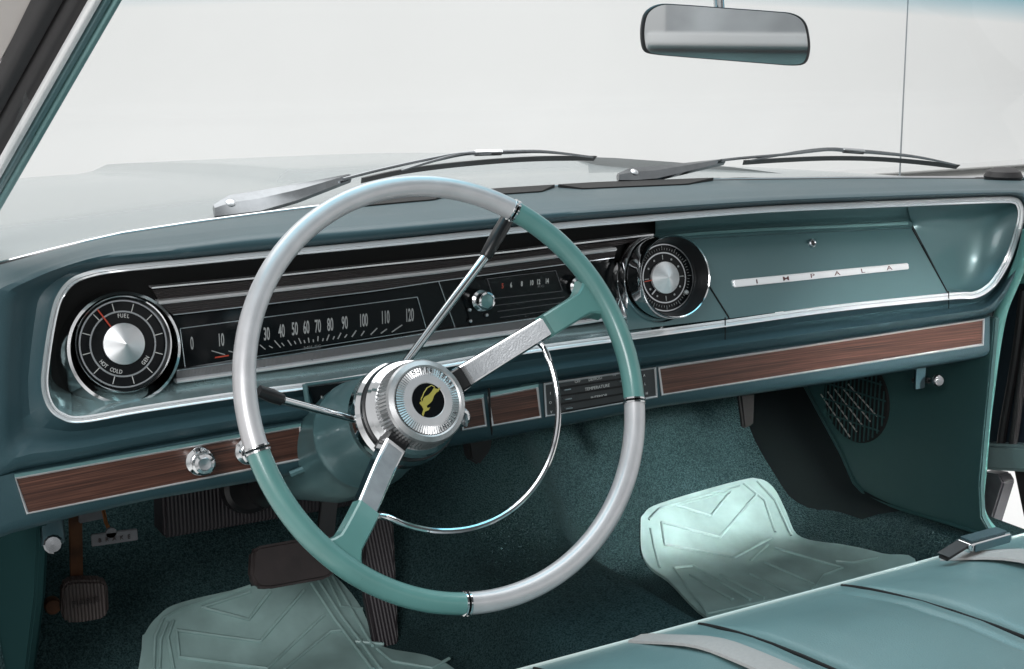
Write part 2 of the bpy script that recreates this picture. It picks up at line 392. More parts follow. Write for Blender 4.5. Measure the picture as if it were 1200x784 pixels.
# chrome loop
def bead(bm, outer, inner, off, h):
    rows = []
    for t, o in ((0,.004),(0,0),(.08,-h*.55),(.3,-h*.7),(.55,-h*.7),(.62,-h*.25),(.68,-h*.6),(.9,-h*.6),(1,-h*.1),(1,.006)):
        r = []
        for i, (a, b) in enumerate(zip(outer,inner)):
            k = topness[i]; tilt = h*1.5*(-(t-.5)*k+(t-.5)*(1-k)) if .05 < t < .95 else 0
            r.append(P(*(a.lerp(b,t)),off+o+tilt-(.010*k if .01 < t < .99 else 0)))
        rows.append(r)
    grid(bm, rows, True)
bm = NB(); bead(bm, TR, TI, 0.001, .006); finish('chrome_surround', bm, 'bright', dash, smooth=40)
# recess walls : inner loop -> back panel
BP_TOP_L = [(60,335),(101,330),(219,312),(300,306),(440,293),(600,280),(700,270),(768,263)]
BOTL = [(60,462),(110,462),(207,447),(330,428),(440,412),(520,399),(583,390),(660,379),(768,366)]
def wallrow(i, d):
    q = TI[i]; p = P(q.x,q.y,.003)
    return p
def split(pred):
    idx = [i for i in range(NL) if pred(TI[i])]
    # rotate to contiguous
    for s in range(len(idx)):
        if idx[s]-idx[s-1] not in (1,) and idx[s]-idx[s-1] != 1: 
            idx = idx[s:]+idx[:s]; break
    return idx
left = [i for i in range(NL) if TI[i].x < 770]
st = next(i for i in range(NL) if TI[i-1].x >= 770 and TI[i].x < 770)
left = [(st+k) % NL for k in range(len(left))]          # runs from bottom right, round the left, to the top right
bm = NB(); rows = [[],[],[],[]]
for i in left:
    q = TI[i]; p = P(q.x,q.y,.004)
    bottom = q.y > yat([(0,400),(770,330)], q.x)
    lift = .010 if bottom else -.004
    for k, (d, l) in enumerate(((0,0),(.008,.2),(.012,.3),(.058,1))):
        s = Vector((.012*l if q.x < 85 else 0, d, lift*l)); rows[k].append(p+s)
grid(bm, rows); bm.faces.ensure_lookup_table()
nl = len(left)-1
for k_, f in enumerate(bm.faces):
    i = left[k_ % nl]; q = TI[i]; f.material_index = 0 if (q.y > yat([(0,400),(770,330)], q.x)+12) else 1
finish('recess_wall', bm, ['ledge','black'], dash, recalc=True)
# black back panel of the instrument side
bm = NB(); n = 40
T = lin(BP_TOP_L, n); B = lin(BOTL, n)
grid(bm, [[P(x,y-14,.062) for x,y in T],[P(x,y,.058) for x,y in T],[P(x,y+6,.058) for x,y in B]]); finish('instrument_backing', bm, 'flat_black', dash)
ip = NB(); band(ip, [(203,371),(300,360),(440,343),(511,331),(600,320),(720,303)], [(203,436),(330,419),(440,402),(520,389),(583,381),(720,361)], .046, .01)
lens = finish('instrument_lens', ip, 'gloss', dash)
# ribbed brow and chrome lines
bm = NB(); band(bm, [(186,357),(300,345),(440,329),(520,320),(600,309),(722,294)], [(203,369),(300,358),(440,341),(511,330),(600,318),(720,302)], .040, .018); finish('ribbed_brow', bm, 'ribs', dash)
L1 = [(178,336.5),(300,325),(440,310),(600,294),(671,285),(766,274)]
L2 = [(186,353),(300,341),(440,325),(520,316),(600,305),(722,290)]
def shift(l, d): return [(x,y+d) for x,y in l]
bm = NB(); band(bm, L1, shift(L1,1.8), .040, .012); finish('chrome_line', bm, 'bright', dash)
bm = NB(); band(bm, L2, shift(L2,4), .036, .014, raise_=.002); finish('chrome_line', bm, 'bright', dash)
bm = NB(); band(bm, [(207,446),(330,429),(440,412.5),(520,399.5),(583,391),(660,380),(735,369)], [(207,449.5),(330,432.5),(440,416),(520,403),(583,394.5),(660,383.5),(735,372.5)], .034, .012, raise_=.002); finish('chrome_line', bm, 'bright', dash)
bm = NB(); band(bm, shift(L1,3.5), shift(L2,-2), .046, .01); finish('ribbed_band', bm, M['ribs'], dash)
L3 = [(203,368.5),(300,357.5),(440,340.5),(511,329.5),(600,317.5),(720,301.5)]
bm = NB(); band(bm, L3, shift(L3,1.0), .0385, .006); finish('chrome_line', bm, 'satin', dash)
LB = [(207,435),(330,418),(440,401),(520,388),(583,380),(660,369),(722,361)]
bm = NB(); band(bm, LB, shift(LB,9), .040, .016); finish('ribbed_sill', bm, 'finerib', dash)
bm = NB(); band(bm, shift(LB,-1.4), shift(LB,-.2), .0385, .006); band(bm, shift(LB,9), shift(LB,10.4), .0385, .01); finish('chrome_line', bm, 'satin', dash)
# speedometer
bm = NB()
def pxline(bm, a, b, off, wpx=1.0, t=.0006):
    A, B = P(*a,off), P(*b,off); d = (B-A).normalized(); n = d.cross(Vector((0,1,0))).normalized()*(wpx*.5*pxm(A))
    beam(bm, A, B, n, Vector((0,t,0)), 0)
for a, b in (((211,385),(489,348)),((489,348),(499,384)),((217,431),(499,386)),((211,385),(217,431)),((514,330),(534,386))): pxline(bm, a, b, .0452, .8)
speedo = finish('speedometer_frame', bm, 'satin', dash)
for s, x, y in (('0',225,403),('10',259,399),('20',287,396),('30',312.5,392),('40',330,388.5),('50',345.5,386),('60',359,384.3),('70',372.5,383),('80',387,381),('90',404,379),('100',426,376),('110',451.5,372.5),('120',480,370)):
    bm = NB(); p = P(x,y,.0455); text_bm(bm, s, p, 15.5*pxm(p), sxx=.36 if len(s) < 3 else .34, bold=.012); finish('speedometer_numeral', bm, 'softwhite', speedo)
bm = NB()
Z = lambda x, y: (180+x/3.53, 300+y/3.53)
for a, b in (((240,392),(295,408)),((310,393),(345,402)),((340,378),(355,388)),((440,368),(462,386)),((478,372),(492,380)),((500,350),(525,378)),((530,360),(540,372)),((555,348),(570,370)),((582,352),(588,364)),((600,340),(610,362)),((622,348),(626,360)),((640,338),(643,358)),((660,345),(661,356)),((680,332),(679,352)),((702,340),(699,352)),((726,325),(716,350)),((748,332),(742,345)),((775,318),(762,343)),((800,324),(790,338)),((838,308),(820,335)),((872,310),(858,330)),((925,298),(898,325)),((965,302),(940,320)),((1028,285),(985,315))):
    bm = NB(); pxline(bm, Z(*a), Z(*b), .0452, 1.0); finish('speedometer_tick', bm, 'softwhite', speedo)
bm = NB(); p = P(366,407,.0453); text_bm(bm, 'MILES', p, 4*pxm(p), sxx=1.6); finish('speedometer_legend', bm, 'dimwhite', dash)
bm = NB(); pxline(bm, (252,419), (268,416.5), .0450, 1.4); finish('speedometer_needle', bm, 'red', dash)

# gauges --------------------------------------------------------
def disc_ring(bm, c, u, v, a, r0, r1, h, seg=64):
    grid(bm, [[c+(u*math.cos(2*math.pi*k/seg)+v*math.sin(2*math.pi*k/seg))*r+a*h for k in range(seg)] for r in (r0,r1)], True)
def gauge(cpx, off, rf, rim, tilt, yaw_, deep, words, needle, label, clock=False):
    c = P(*cpx, off); ax = Vector((math.sin(yaw_),-math.cos(yaw_)*math.cos(tilt),math.sin(tilt))).normalized()
    u = ax.cross(Vector((0,0,1))).normalized()*-1; v = ax.cross(u)*1
    if v.z < 0: v = -v
    if u.x < 0: u = -u
    bm = NB(); lathe(bm, c, ax, [(0,0),(rf,0)], 64, caps=False)
    g = finish('gauge_face', bm, 'gloss', dash); g['label'] = label
    bm = NB()
    # tube wall + chrome rim
    lathe(bm, c, ax, [(rf,-.001),(rim*.965,deep),(rim*.965,deep+.001)], 64, caps=False); finish('gauge_shroud', bm, 'black' if clock else 'satin', g)
    bm = NB(); lathe(bm, c, ax, [(rim*.962,deep-.003),(rim*.968,deep+.0012),(rim*.99,deep+.0022),(rim*1.012,deep),(rim*1.02,deep-.006),(rim*1.02,-.03)], 64, caps=False); finish('gauge_rim', bm, 'chrome', g)
    bm = NB(); disc_ring(bm, c, u, v, ax, rf*.965, rf*1.0, .003); disc_ring(bm, c, u, v, ax, rf*1.0, rf*1.01, -.002)
    ri = .745*rf; disc_ring(bm, c, u, v, ax, ri*.965, ri*1.015, .0012)
    finish('gauge_ring', bm, 'satin', g)
    bm = NB(); lathe(bm, c, ax, [(rf*.475,.001),(rf*.475,.004),(rf*.47,.0048),(.0001,.0125)], 64, caps=False); finish('gauge_cone', bm, 'cone' if clock else 'spun', g)
    bm = NB()
    dirv = lambda dg: u*math.sin(R(dg))+v*math.cos(R(dg))
    def tick(dg, r0, r1, wd):
        t = dirv(dg); s = dirv(dg+90); beam(bm, c+t*r0+ax*.001, c+t*r1+ax*.001, s*wd, ax*.0002, 0)
    if clock:
        for k in range(12): 
            q = c+dirv(k*30)*rf*.60+ax*.0008
            if k % 3 == 0: tick(k*30, rf*.54, rf*.68, .0006)
            else: lathe(bm, q, ax, [(.0014,0),(.0014,.0004)], 10)
        for k in range(60): tick(k*6, rf*.82, rf*.88 if k % 5 else rf*.95, .00022)
        lathe(bm, c+dirv(125)*rf*.86, ax, [(.0028,0),(.003,.004),(.0012,.006)], 16)
    else:
        for k in range(-165,180,30): tick(k+7, rf*.72, rf*.94, .0004)
    for s, dg, rr, sz in words:
        # letters placed round the arc
        n = len(s)
        for k, ch in enumerate(s):
            step = sz*.78/rr
            sign = -1 if abs(dg) > 90 else 1
            an = R(dg)+sign*(k-(n-1)/2)*step
            t = u*math.sin(an)+v*math.cos(an); tt = u*math.cos(an)-v*math.sin(an)
            if sign < 0: yv, xv = -t, -tt
            else: yv, xv = t, tt
            if ch != ' ': text_bm(bm, ch, c+t*rr+ax*.0009, sz, BASIS(xv,yv,ax), .8, bold=.01)
    finish('gauge_markings', bm, 'softwhite' if clock else 'white', g)
    for dg, r0, r1, wd, mm in needle:
        bm = NB(); t = dirv(dg); s = dirv(dg+90); beam(bm, c+t*r0+ax*.003, c+t*r1+ax*.003, s*wd, ax*.0003, 0); finish('gauge_needle', bm, mm, g)
    return c, ax
gauge((144,403), .040, .0455, .050, R(12), R(4), .004, [('FUEL',8,.029,.0042),('HOT COLD',215,.029,.0042),('GEN',134,.029,.0042)], [(-30,.022,.044,.0007,'red')], 'round fuel and temperature gauge with red needle')
gauge((778,325.5), .006, .0440, .0530, R(12), R(-4), .026, [], [(-95,.018,.032,.0006,'red'),(228,.016,.030,.0008,'satin')], 'round clock in a deep black chrome rimmed shroud', clock=True)
# bright bowls round the gauges
for (px_, off, r0, r1, h, lab) in (((140,408),.050,.0545,.058,.022,'l'),):
    bm = NB(); c = P(*px_,off); ax = Vector((.05,-1,.2)).normalized()
    lathe(bm, c, ax, [(r0*.95,-.008),(r0,h*.5),(r0*1.01,h),(r1,h-.001),(r1*1.05,h*.3),(r1*1.12,-.01)], 64, caps=False)
    finish('gauge_bowl', bm, 'chrome', dash)
for px_, off, r_ in (((768,330),.030,.0595),((773,328),.014,.0550),((765,331),.044,.0640)):
    c = P(*px_,off); ax = Vector((-.05,-1,.18)).normalized(); bm = NB()
    lathe(bm, c, ax, [(r_*.93,-.012),(r_*.985,.001),(r_,.003),(r_*1.02,.001),(r_*1.03,-.012)], 64, caps=False); finish('gauge_bowl', bm, 'chrome', dash)
# radio ----------------------------------------------------------
radio = NB(); band(radio, [(538,331),(720,307)], [(553,384),(722,358)], .0440, .004); rad = finish('radio', radio, 'gloss', dash)
bm = NB()
for a, b in (((569,327),(651,317)),((651,317),(659,340)),((571,327),(577,346)),((577,350),(659,341)),((580,358),(662,348)),((583,365),(664,354)),((586,372),(666,361))): pxline(bm, a, b, .0432, .55)
finish('radio_lines', bm, 'grey_metal', rad)
bm = NB()
for s, x, y in (('6',599,334.3),('8',611.5,332.8),('10',623,331.6),('12',631,330.6),('14',641,329.6)):
    p = P(x,y,.0436); text_bm(bm, s, p, 6*pxm(p), sxx=.6, bold=.02)
finish('radio_numerals', bm, 'white', rad)
bm = NB(); p = P(589,335.4,.0436); text_bm(bm, '5', p, 6*pxm(p), sxx=.7, bold=.02); finish('radio_numeral', bm, 'red', rad)
bm = NB(); p = P(634,335.5,.0434); text_bm(bm, 'KC', p, 2.5*pxm(p), sxx=2); finish('radio_legend', bm, 'dimwhite', rad)
def knob(px_, off, r, name, parent, face='panel', L=.02, axis=(-.02,-1,.12), mt='chrome'):
    c = P(*px_,off); bm = NB(); ax = Vector(axis).normalized()
    lathe(bm, c, ax, [(r*.55,-.002),(r*.95,0),(r*1.08,.002),(r*1.08,.006),(r*.82,.008),(r*.8,L*.8),(r*.9,L*.86),(r*.9,L),(r*.72,L+.0012),(r*.66,L+.0004)], 36, caps=False)
    k = finish(name, bm, mt, parent); bm = NB(); lathe(bm, c, ax, [(r*.67,L+.0002),(r*.4,L+.0014),(.0001,L+.002)], 30, caps=False); finish('knob_face', bm, face, k); return k
knob((562,352), .042, .0122, 'radio_knob', rad, 'pale_paint', .02)
knob((676,336), .042, .0122, 'radio_knob', rad, 'pale_paint', .02)
bm = NB()
for x, y in ((549,363),(550,376),(569,369)):
    lathe(bm, P(x,y,.043), Vector((0,-1,.1)), [(.0022,0),(.002,.004),(.0001,.005)], 12)
finish('radio_pushbutton', bm, 'satin', rad)

# glove box side --------------------------------------------------
bm = NB()
seamL = [(768,270),(828,339),(848,375)]
def gz(u, v):   # u along, v down: bilinear door surface in photo space
    top = Vector((790+ (1069-790)*u, yat([(770,284),(820,279),(1069,267)], 790+(1069-790)*u)))
    bot = Vector((848+(1111-848)*u, yat([(848,374),(978,357),(1111,343)], 848+(1111-848)*u)))
    return top.lerp(bot, v)
def goff(v): return .050*(1-v)**1.0+.006*v-.006*math.sin(math.pi*v)
rows = []
for j in range(13):
    v = j/12; rows.append([P(*gz(.03+.965*i/40, v), goff(v)) for i in range(41)])
rows = [[p+Vector((0,.01,0)) for p in rows[0]]]+rows+[[p+Vector((0,.01,0)) for p in rows[-1]]]
# left flank beyond seam is separate fascia
grid(bm, rows); door = finish('glove_box_door', bm, 'panel', dash, smooth=40)
# fascia left of door (behind clock) and below
bm = NB(); rows = []
for j in range(13):
    v = j/12; x0 = 735; r = []
    for i in range(13):
        e_ = gz(.022, v); s = Vector((735, yat([(770,284),(848,374)], 0) if 0 else e_.y+ (e_.x-735)*.115))
        r.append(P(*s.lerp(e_, i/12), goff(v)))
    rows.append(r)
rows.append([p+Vector((0,.01,0)) for p in rows[-1]])
grid(bm, rows); finish('dash_fascia', bm, 'panel', dash)
# upper slope and ledge above the door
TIT = [(768,259),(820,254.5),(900,250),(1010,244),(1110,240.5),(1168,239)]
LE = [(768,275),(820,270),(900,265),(1010,260.5),(1064,258),(1085,262),(1110,262)]
LE2 = [(768,284),(820,279.5),(900,275),(1010,270),(1069,267.5),(1085,270),(1110,275)]
bm = NB(); xs = [768+(1069-768)*i/40 for i in range(41)]
rows = [[P(x,yat(TIT,x)-4,.004) for x in xs],[P(x,yat(TIT,x),.012) for x in xs],[P(x,yat(LE,x)-3,.050) for x in xs],[P(x,yat(LE,x),.052) for x in xs],[P(x,yat(LE,x)+3,.046) for x in xs],[P(x,yat(LE2,x)-1.5,.042) for x in xs],[P(x,yat(LE2,x),.048) for x in xs],[P(x,yat(LE2,x)+3,.058) for x in xs]]
grid(bm, rows); finish('upper_fascia', bm, 'panel', dash, smooth=50)
bm = NB(); band(bm, shift(LE[:5],2), shift(LE[:5],5.5), .0415, .006, raise_=.001); finish('ledge_highlight_strip', bm, 'pale_paint', dash)  # pale band painted on as the light caught by the ledge
# scooped right end
bm = NB(); rows = []
i0 = next(i for i in range(NL) if i > 12*8 and TI[i].x > 1060)
i1 = next(i for i in range(NL) if i > 20*8 and TI[i].x < 1112)
arc = [TI[i] for i in range(i0, i1+1)]; na = len(arc)
# inner seam from (1066,259) down to (1111,343)
for k in range(15):
    s = k/14; r = []
    for i, q in enumerate(arc):
        t = i/(na-1)
        e_ = Vector((1068,259)).lerp(Vector((1111.5,343)), sm(t)) if 0 else Vector((1067+44.5*t, 259+84*t))
        dd = goff(max(0,t-.05))*(1-s) + .004*s + .022*math.sin(math.pi*s)*(math.sin(math.pi*min(1,t*1.05+.0))**.7 if t < .95 else 0)
        r.append(P(*e_.lerp(q, s), dd))
    rows.append(r)
grid(bm, rows); finish('scooped_fascia', bm, 'panel', dash, smooth=60)
# seams
for a, b in (((1069,268),(1111.5,344)),):
    bm = NB(); n = 10; pts = [P(*Vector(a).lerp(Vector(b), i/n), goff(i/n)-.0012) for i in range(n+1)]; tube(bm, pts, .0007, 6); finish('door_gap', bm, 'flat_black', dash)
bm = NB(); n = 8; tube(bm, [P(*gz(.026, i/n), goff(i/n)-.0006) for i in range(n+1)], .0009, 6); finish('door_gap', bm, 'flat_black', dash)
for x, y0, y1 in ((849,372,398),(1111,341,368)): bm = NB(); tube(bm, [P(x+.8,y,o) for y,o in ((y0,-.0058),(y0+5,-.0062),(y0+9,-.005),(y0+14,.003),(y0+20,.004),(y1,-.001))], .0008, 6); finish('door_gap', bm, 'flat_black', dash)
# lock
c = P(951,285,.040); bm = NB(); ax = Vector((0,-1,.35)).normalized()
lathe(bm, c, ax, [(.0062,-.003),(.0062,.003),(.0048,.0042),(.0036,.003)], 24); lk = finish('lock', bm, 'satin', door)
bm = NB(); lathe(bm, c, ax, [(.0036,.003),(.0001,.0034)], 20, caps=False); finish('keyhole', bm, 'black', lk)
# name bar
def gv(px_, py_):  # find offset of door at a photo point
    v = (py_-yat([(820,279),(1069,267)],px_))/(yat([(848,374),(1111,343)],px_)-yat([(820,279),(1069,267)],px_)); return goff(max(0,min(1,v)))
bm = NB(); q = [(859,328.5),(1065,308.5),(1066,315.5),(861,337)]
pts = [P(x,y,gv(x,y)-.004) for x,y in q]; slab(bm, pts, Vector((0,.006,0)), .0012); nb = finish('name_bar', bm, 'bright', door); bn = (pts[1]-pts[0]).cross(pts[3]-pts[0]).normalized()
if bn.y > 0: bn = -bn
bm = NB()
for ch, x in zip('IMPALA',(887,921,952,981,1011,1042)):
    y = 333-(x-859)*.0975; y = yat([(859,333),(1065,312)],x); p = PP(x,y,pts[0],bn)+bn*.0002
    xv = (pts[1]-pts[0]).normalized(); text_bm(bm, ch, p, 5*pxm(p), BASIS(xv,bn.cross(xv),bn), sxx=1.9, bold=.004, ext=.0003)
finish('name_lettering', bm, 'print_red', nb, smooth=None)

# lower face ------------------------------------------------------
def rowp(l, off, n=60): return [P(x,y,off) for x,y in lin(l,n)]
WT = [(-26,562),(14,552),(96,538),(167,523),(280,503),(352,491),(380,487),(500,467),(570,456),(632,447),(770,426),(848,415),(978,396),(1160,369)]
WBt = [(-26,640),(4,626),(40,621),(80,607),(200,580),(296,565),(380,551),(480,531),(590,513),(640,503),(772,477),(960,451),(1148,421),(1160,418)]
mid = [(x, y+ (yat(WBt,x)-y)*.8) for x,y in WT]
bm = NB(); A = rowp(WT,.004); rows = [A, rowp([(x,y+3) for x,y in WT],-.004), rowp(mid,-.004), rowp([(x,y+(yat(WBt,x)-y)*.93) for x,y in WT],-.001), rowp([(x,yat(WBt,x)) for x,y in WT],.010)]
rows.append([p+Vector((0,.03,.004)) for p in rows[-1]]); rows.append([p+Vector((0,.14,.03)) for p in rows[-2]])
grid(bm, rows); finish('lower_fascia', bm, 'pad', dash, smooth=60)
def panel_px(name, quad, off, dpt, m, parent=dash, n=24, bev=0):
    tl, tr, br, bl = [Vector(q) for q in quad]; bm = NB()
    T = [P(*tl.lerp(tr,i/n),off) for i in range(n+1)]; B = [P(*bl.lerp(br,i/n),off) for i in range(n+1)]
    D = Vector((0,dpt,0)); vs = grid(bm, [[p+D for p in T],T,B,[p+D for p in B]])
    for k in (0,-1): bm.faces.new([r[k] for r in vs])
    return finish(name, bm, m, parent)
def frame_px(name, quad, off, wpx, m, parent=dash, h=.0022):
    bm = NB(); n = 20; loop = []
    q = [Vector(p) for p in quad]
    for k in range(4):
        for i in range(n): loop.append(q[k].lerp(q[(k+1)%4], i/n))
    cx = sum((p for p in q), Vector((0,0)))/4
    def ins(p, d):   # scale toward box by moving each corner
        return p
    tl, tr, br, bl = q; uy = Vector((0,wpx)); ux = Vector((wpx,0))
    q2 = [tl+uy+ux, tr+uy-ux, br-uy-ux, bl-uy+ux]; loop2 = []
    for k in range(4):
        for i in range(n): loop2.append(q2[k].lerp(q2[(k+1)%4], i/n))
    rows = [[P(*a,off+.003) for a in loop],[P(*a,off) for a in loop],[P(*a.lerp(b,.4),off-h) for a,b in zip(loop,loop2)],[P(*b,off) for b in loop2],[P(*b,off+.003) for b in loop2]]
    grid(bm, rows, True); return finish(name, bm, m, parent, smooth=60)
def wood(quad, pale=True):
    w_ = panel_px('wood_strip', quad, -.005, .004, 'wood'); frame_px('strip_frame', quad, -.0055, 2.6, 'bright', w_)
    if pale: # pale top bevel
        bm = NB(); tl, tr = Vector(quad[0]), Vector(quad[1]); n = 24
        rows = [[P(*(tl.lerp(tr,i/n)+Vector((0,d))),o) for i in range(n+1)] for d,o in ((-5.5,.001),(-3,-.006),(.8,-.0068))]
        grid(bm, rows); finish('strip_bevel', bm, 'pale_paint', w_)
    return w_
# left strip with slanted left end
w1 = wood([(17,559),(353,499),(356,539),(31,603)])
wood([(540,469),(567,465),(571,500),(541,505)])
wood([(571,464),(631,453),(635,490),(576,500)])
wood([(771,430),(1154,373),(1153,405),(775,464)], False)
bm = NB(); tube(bm, [P(573,455,-.008),P(574,480,-.008),P(576,503,-.004),P(576,510,.0)], .0014, 6); finish('door_gap', bm, 'flat_black', dash)
for c_ in ((233,540),(290,528)):
    c = P(*c_,-.005); bm = NB(); ax = Vector((-.06,-1,.15)).normalized(); r = .0155
    lathe(bm, c, ax, [(r,-.002),(r,.003),(r*.93,.005),(r*.70,.006),(r*.66,.016),(r*.78,.019),(r*.78,.024),(r*.66,.0262),(r*.45,.0268)], 40, caps=False)
    k = finish('dash_knob', bm, 'chrome', dash); bm = NB(); lathe(bm, c, ax, [(r*.46,.0266),(r*.40,.0285),(r*.1,.0275),(.0001,.0275)], 30, caps=False); finish('knob_face', bm, 'satin', k)
# heater control
hq = [(637,449),(769,430),(771,466),(639,489)]
hc = panel_px('heater_control', hq, -.006, .003, 'control'); frame_px('control_frame', hq, -.0065, 2.4, 'bright', hc)
bm = NB()
for k in range(4):
    f_ = (k+.9)/4.2; a_ = Vector(hq[0]).lerp(Vector(hq[3]), f_)+Vector((12,-1.8)); b_ = Vector(hq[1]).lerp(Vector(hq[2]), f_)+Vector((-16,2.4)); pxline(bm, a_, b_, -.0066, 1.8)
finish('control_slot', bm, 'flat_black', hc)
for x, y in ((664,456),(665,467),(666,478),(729,446)):
    bm = NB(); A = P(x-4,y+.6,-.008); B = P(x+4,y-.6,-.008); beam(bm, A, B, Vector((0,0,.0008)), Vector((0,.003,0)), .0004); finish('control_lever', bm, 'satin', hc)
bm = NB()
for s, x, y, z in (('OFF',677,447,3.4),('DEFROST',698,444,3.4),('HI',720,439,3.4),('TEMPERATURE',700,454,3.8),('INTERIOR',702,465,3.8)):
    p = P(x,y,-.0064); text_bm(bm, s, p, z*pxm(p), (math.pi/2,R(-1),0), sxx=1.0)
for s, x, y in (('A',755,440),('L',756,450),('H',758,461),('I',645,461),('O',645,472),('V',646,483)): p = P(x,y,-.0064); text_bm(bm, s, p, 3.2*pxm(p))
finish('control_lettering', bm, 'white', hc)
# small chrome pulls under the dash
for nm, c_, br_, lab in (('vent_pull',(63,637),(61,616),'left'),('vent_pull',(1097,446),(1078,440),'right')):
    t = thing(nm, 'faceted chrome pull knob hanging under the left end of the dash' if lab == 'left' else 'small chrome pull knob on a bracket before the passenger kick panel', 'pull knob', P(*c_,.03))
    c = P(*c_,.03); ax = Vector((-.25,-1,.25)).normalized(); r = .0098 if lab == 'left' else .0098
    bm = NB(); lathe(bm, c, ax, [(r*.3,-.02),(r*.3,-.004),(r*.9,0),(r,.003),(r,.006),(r*.8,.008),(.0001,.0085)], 12, caps=False); finish('knob', bm, 'darkchrome', t, smooth=20)
    bm = NB(); tube(bm, [c-ax*.018, c-ax*.06], r*.45, 10); finish('stem', bm, 'black', t)
    bm = NB(); b0 = P(*br_,.05); beam(bm, b0+Vector((0,0,.02)), b0-Vector((0,0,.022)), Vector((.012,0,0)), Vector((0,.002,0)), .002); finish('bracket', bm, 'pad', t)

# ================================================================== STEERING COLUMN + WHEEL
WC = CAM+Vector((.542,1.03,-.305)); TA = R(25.9)
N = Vector((0,-math.cos(TA),math.sin(TA))); E1 = Vector((1,0,0)); E2 = Vector((0,math.sin(TA),math.cos(TA)))
def W(deg, r, h=0): return WC+(E1*math.cos(R(deg))+E2*math.sin(R(deg)))*r+N*h
def WP(px_, py_, h): return PP(px_, py_, WC+N*h, N)
col = thing('steering_column', 'teal steering column with flared cover coming out of the dash', 'steering column', WC-N*.3)
bm = NB(); lathe(bm, WC, N, [(.030,-.5),(.060,-.33),(.061,-.27),(.060,-.232),(.0612,-.228),(.0600,-.224),(.0580,-.219),(.0560,-.190),(.0535,-.165),(.0515,-.150),(.050,-.138)], 64); finish('column_cover', bm, 'panel', col)
bm = NB(); lathe(bm, WC, N, [(.050,-.145),(.0545,-.138),(.0545,-.118),(.050,-.112)], 64); finish('column_collar', bm, 'chrome', col)
bm = NB(); lathe(bm, WC, N, [(.046,-.114),(.052,-.110),(.052,-.104),(.044,-.100)], 64); finish('collar_seal', bm, 'black', col)
bm = NB(); tube(bm, [W(0,0,-.45)+Vector((0,0,0)), W(0,0,-.95)], .024, 20); finish('column_tube', bm, 'black', col)
# gear indicator window
bm = NB(); q = [(362,454),(425,446),(425,462),(372,478)]; slab(bm, [P(x,y,-.014) for x,y in q], Vector((0,.01,0)), .0008); gi = finish('gear_indicator', bm, 'gloss', col)
bm = NB()
for x, y in ((377,466),(391,462),(399.5,460),(409,457)): p = P(x,y,-.0146); text_bm(bm, 'RNDL'[[377,391,399.5,409].index(x)], p, 4*pxm(p), sxx=.7, bold=.01)
finish('gear_letters', bm, 'white', gi)
bm = NB(); tube(bm, [P(357,450,-.012),P(360,470,-.016),P(372,497,-.02),P(376,505,-.02)], .003, 8); tube(bm, [P(358,451,-.012),P(395,446,-.014),P(430,441,-.016)], .0018, 8); finish('indicator_bezel', bm, 'panel', col)
bm = NB(); tube(bm, [P(385,530,-.045),P(375,545,-.03),P(360,548,-.012),P(340,556,-.006)], .004, 8); finish('cover_lip', bm, 'panel', col)
# levers
sl = NB(); a_ = WP(470,432,-.120); b_ = WP(568,302,-.085); tube(sl, [a_, a_.lerp(b_,.5), b_], [.0042,.0046,.0050], 12); sh = finish('shift_lever', sl, 'chrome', col)
bm = NB(); b2 = WP(597,252,-.075); d_ = (b2-b_); tube(bm, [b_, b_+d_*.05, b_+d_*.5, b_+d_*.93, b2], [.0052,.0066,.0078,.0074,.004], 14); finish('shift_knob', bm, 'black', sh)
sl = NB(); a_ = WP(421,493,-.125); b_ = WP(332,469,-.095); tube(sl, [a_, b_], [.0036,.0040], 12); sg = finish('signal_lever', sl, 'chrome', col)
bm = NB(); b2 = WP(303,458,-.09); d_ = b2-b_; tube(bm, [b_, b_+d_*.06, b_+d_*.5, b2], [.0044,.0060,.0068,.0058], 14); finish('lever_grip', bm, 'black', sg)

wh = thing('steering_wheel', 'large thin two spoke steering wheel with alternating silver and teal rim', 'steering wheel', WC)
def rim_arc(name, a0, a1, m):
    n = max(8,int(abs(a1-a0)/2)); rows = []; seg = 20
    for i in range(n+1):
        dg = a0+(a1-a0)*i/n; c = W(dg,.2); er = (c-WC).normalized(); r = []
        for k in range(seg):
            th = 2*math.pi*k/seg; rr = .0102
            # slight facet on the front: flattened oval with thumb ridge
            x = math.cos(th)*rr*(1.0); y = math.sin(th)*rr*1.12
            if math.sin(th) > .75: y *= .93
            if th > math.pi and th < 2*math.pi: y *= 1.0
            r.append(c+er*x+N*y)
        rows.append(r)
    bm = NB(); vs = grid(bm, rows, True); bm.faces.new(vs[0]); bm.faces.new(vs[-1]); return finish(name, bm, m, wh)
J = (57.3,188.6,259.7,348.0)
for (a0,a1,m,l) in ((57.6,188.3,'silver_rim','silver'),(189.0,259.4,'teal_rim','teal'),(260.1,347.7,'silver_rim','silver'),(-11.7,56.9,'teal_rim','teal')):
    o = rim_arc('rim_section', a0, a1, m); o['label'] = l+' section of the wheel rim'
for a0 in J:
    for dd in (-.9,.9):
        bm = NB(); c = W(a0+dd*.6,.2); t = (W(a0+1,.2)-W(a0-1,.2)).normalized(); lathe(bm, c, t, [(.0100,-.0012),(.0116,-.0008),(.0116,.0008),(.0100,.0012)], 24); finish('rim_collar', bm, 'chrome', wh)
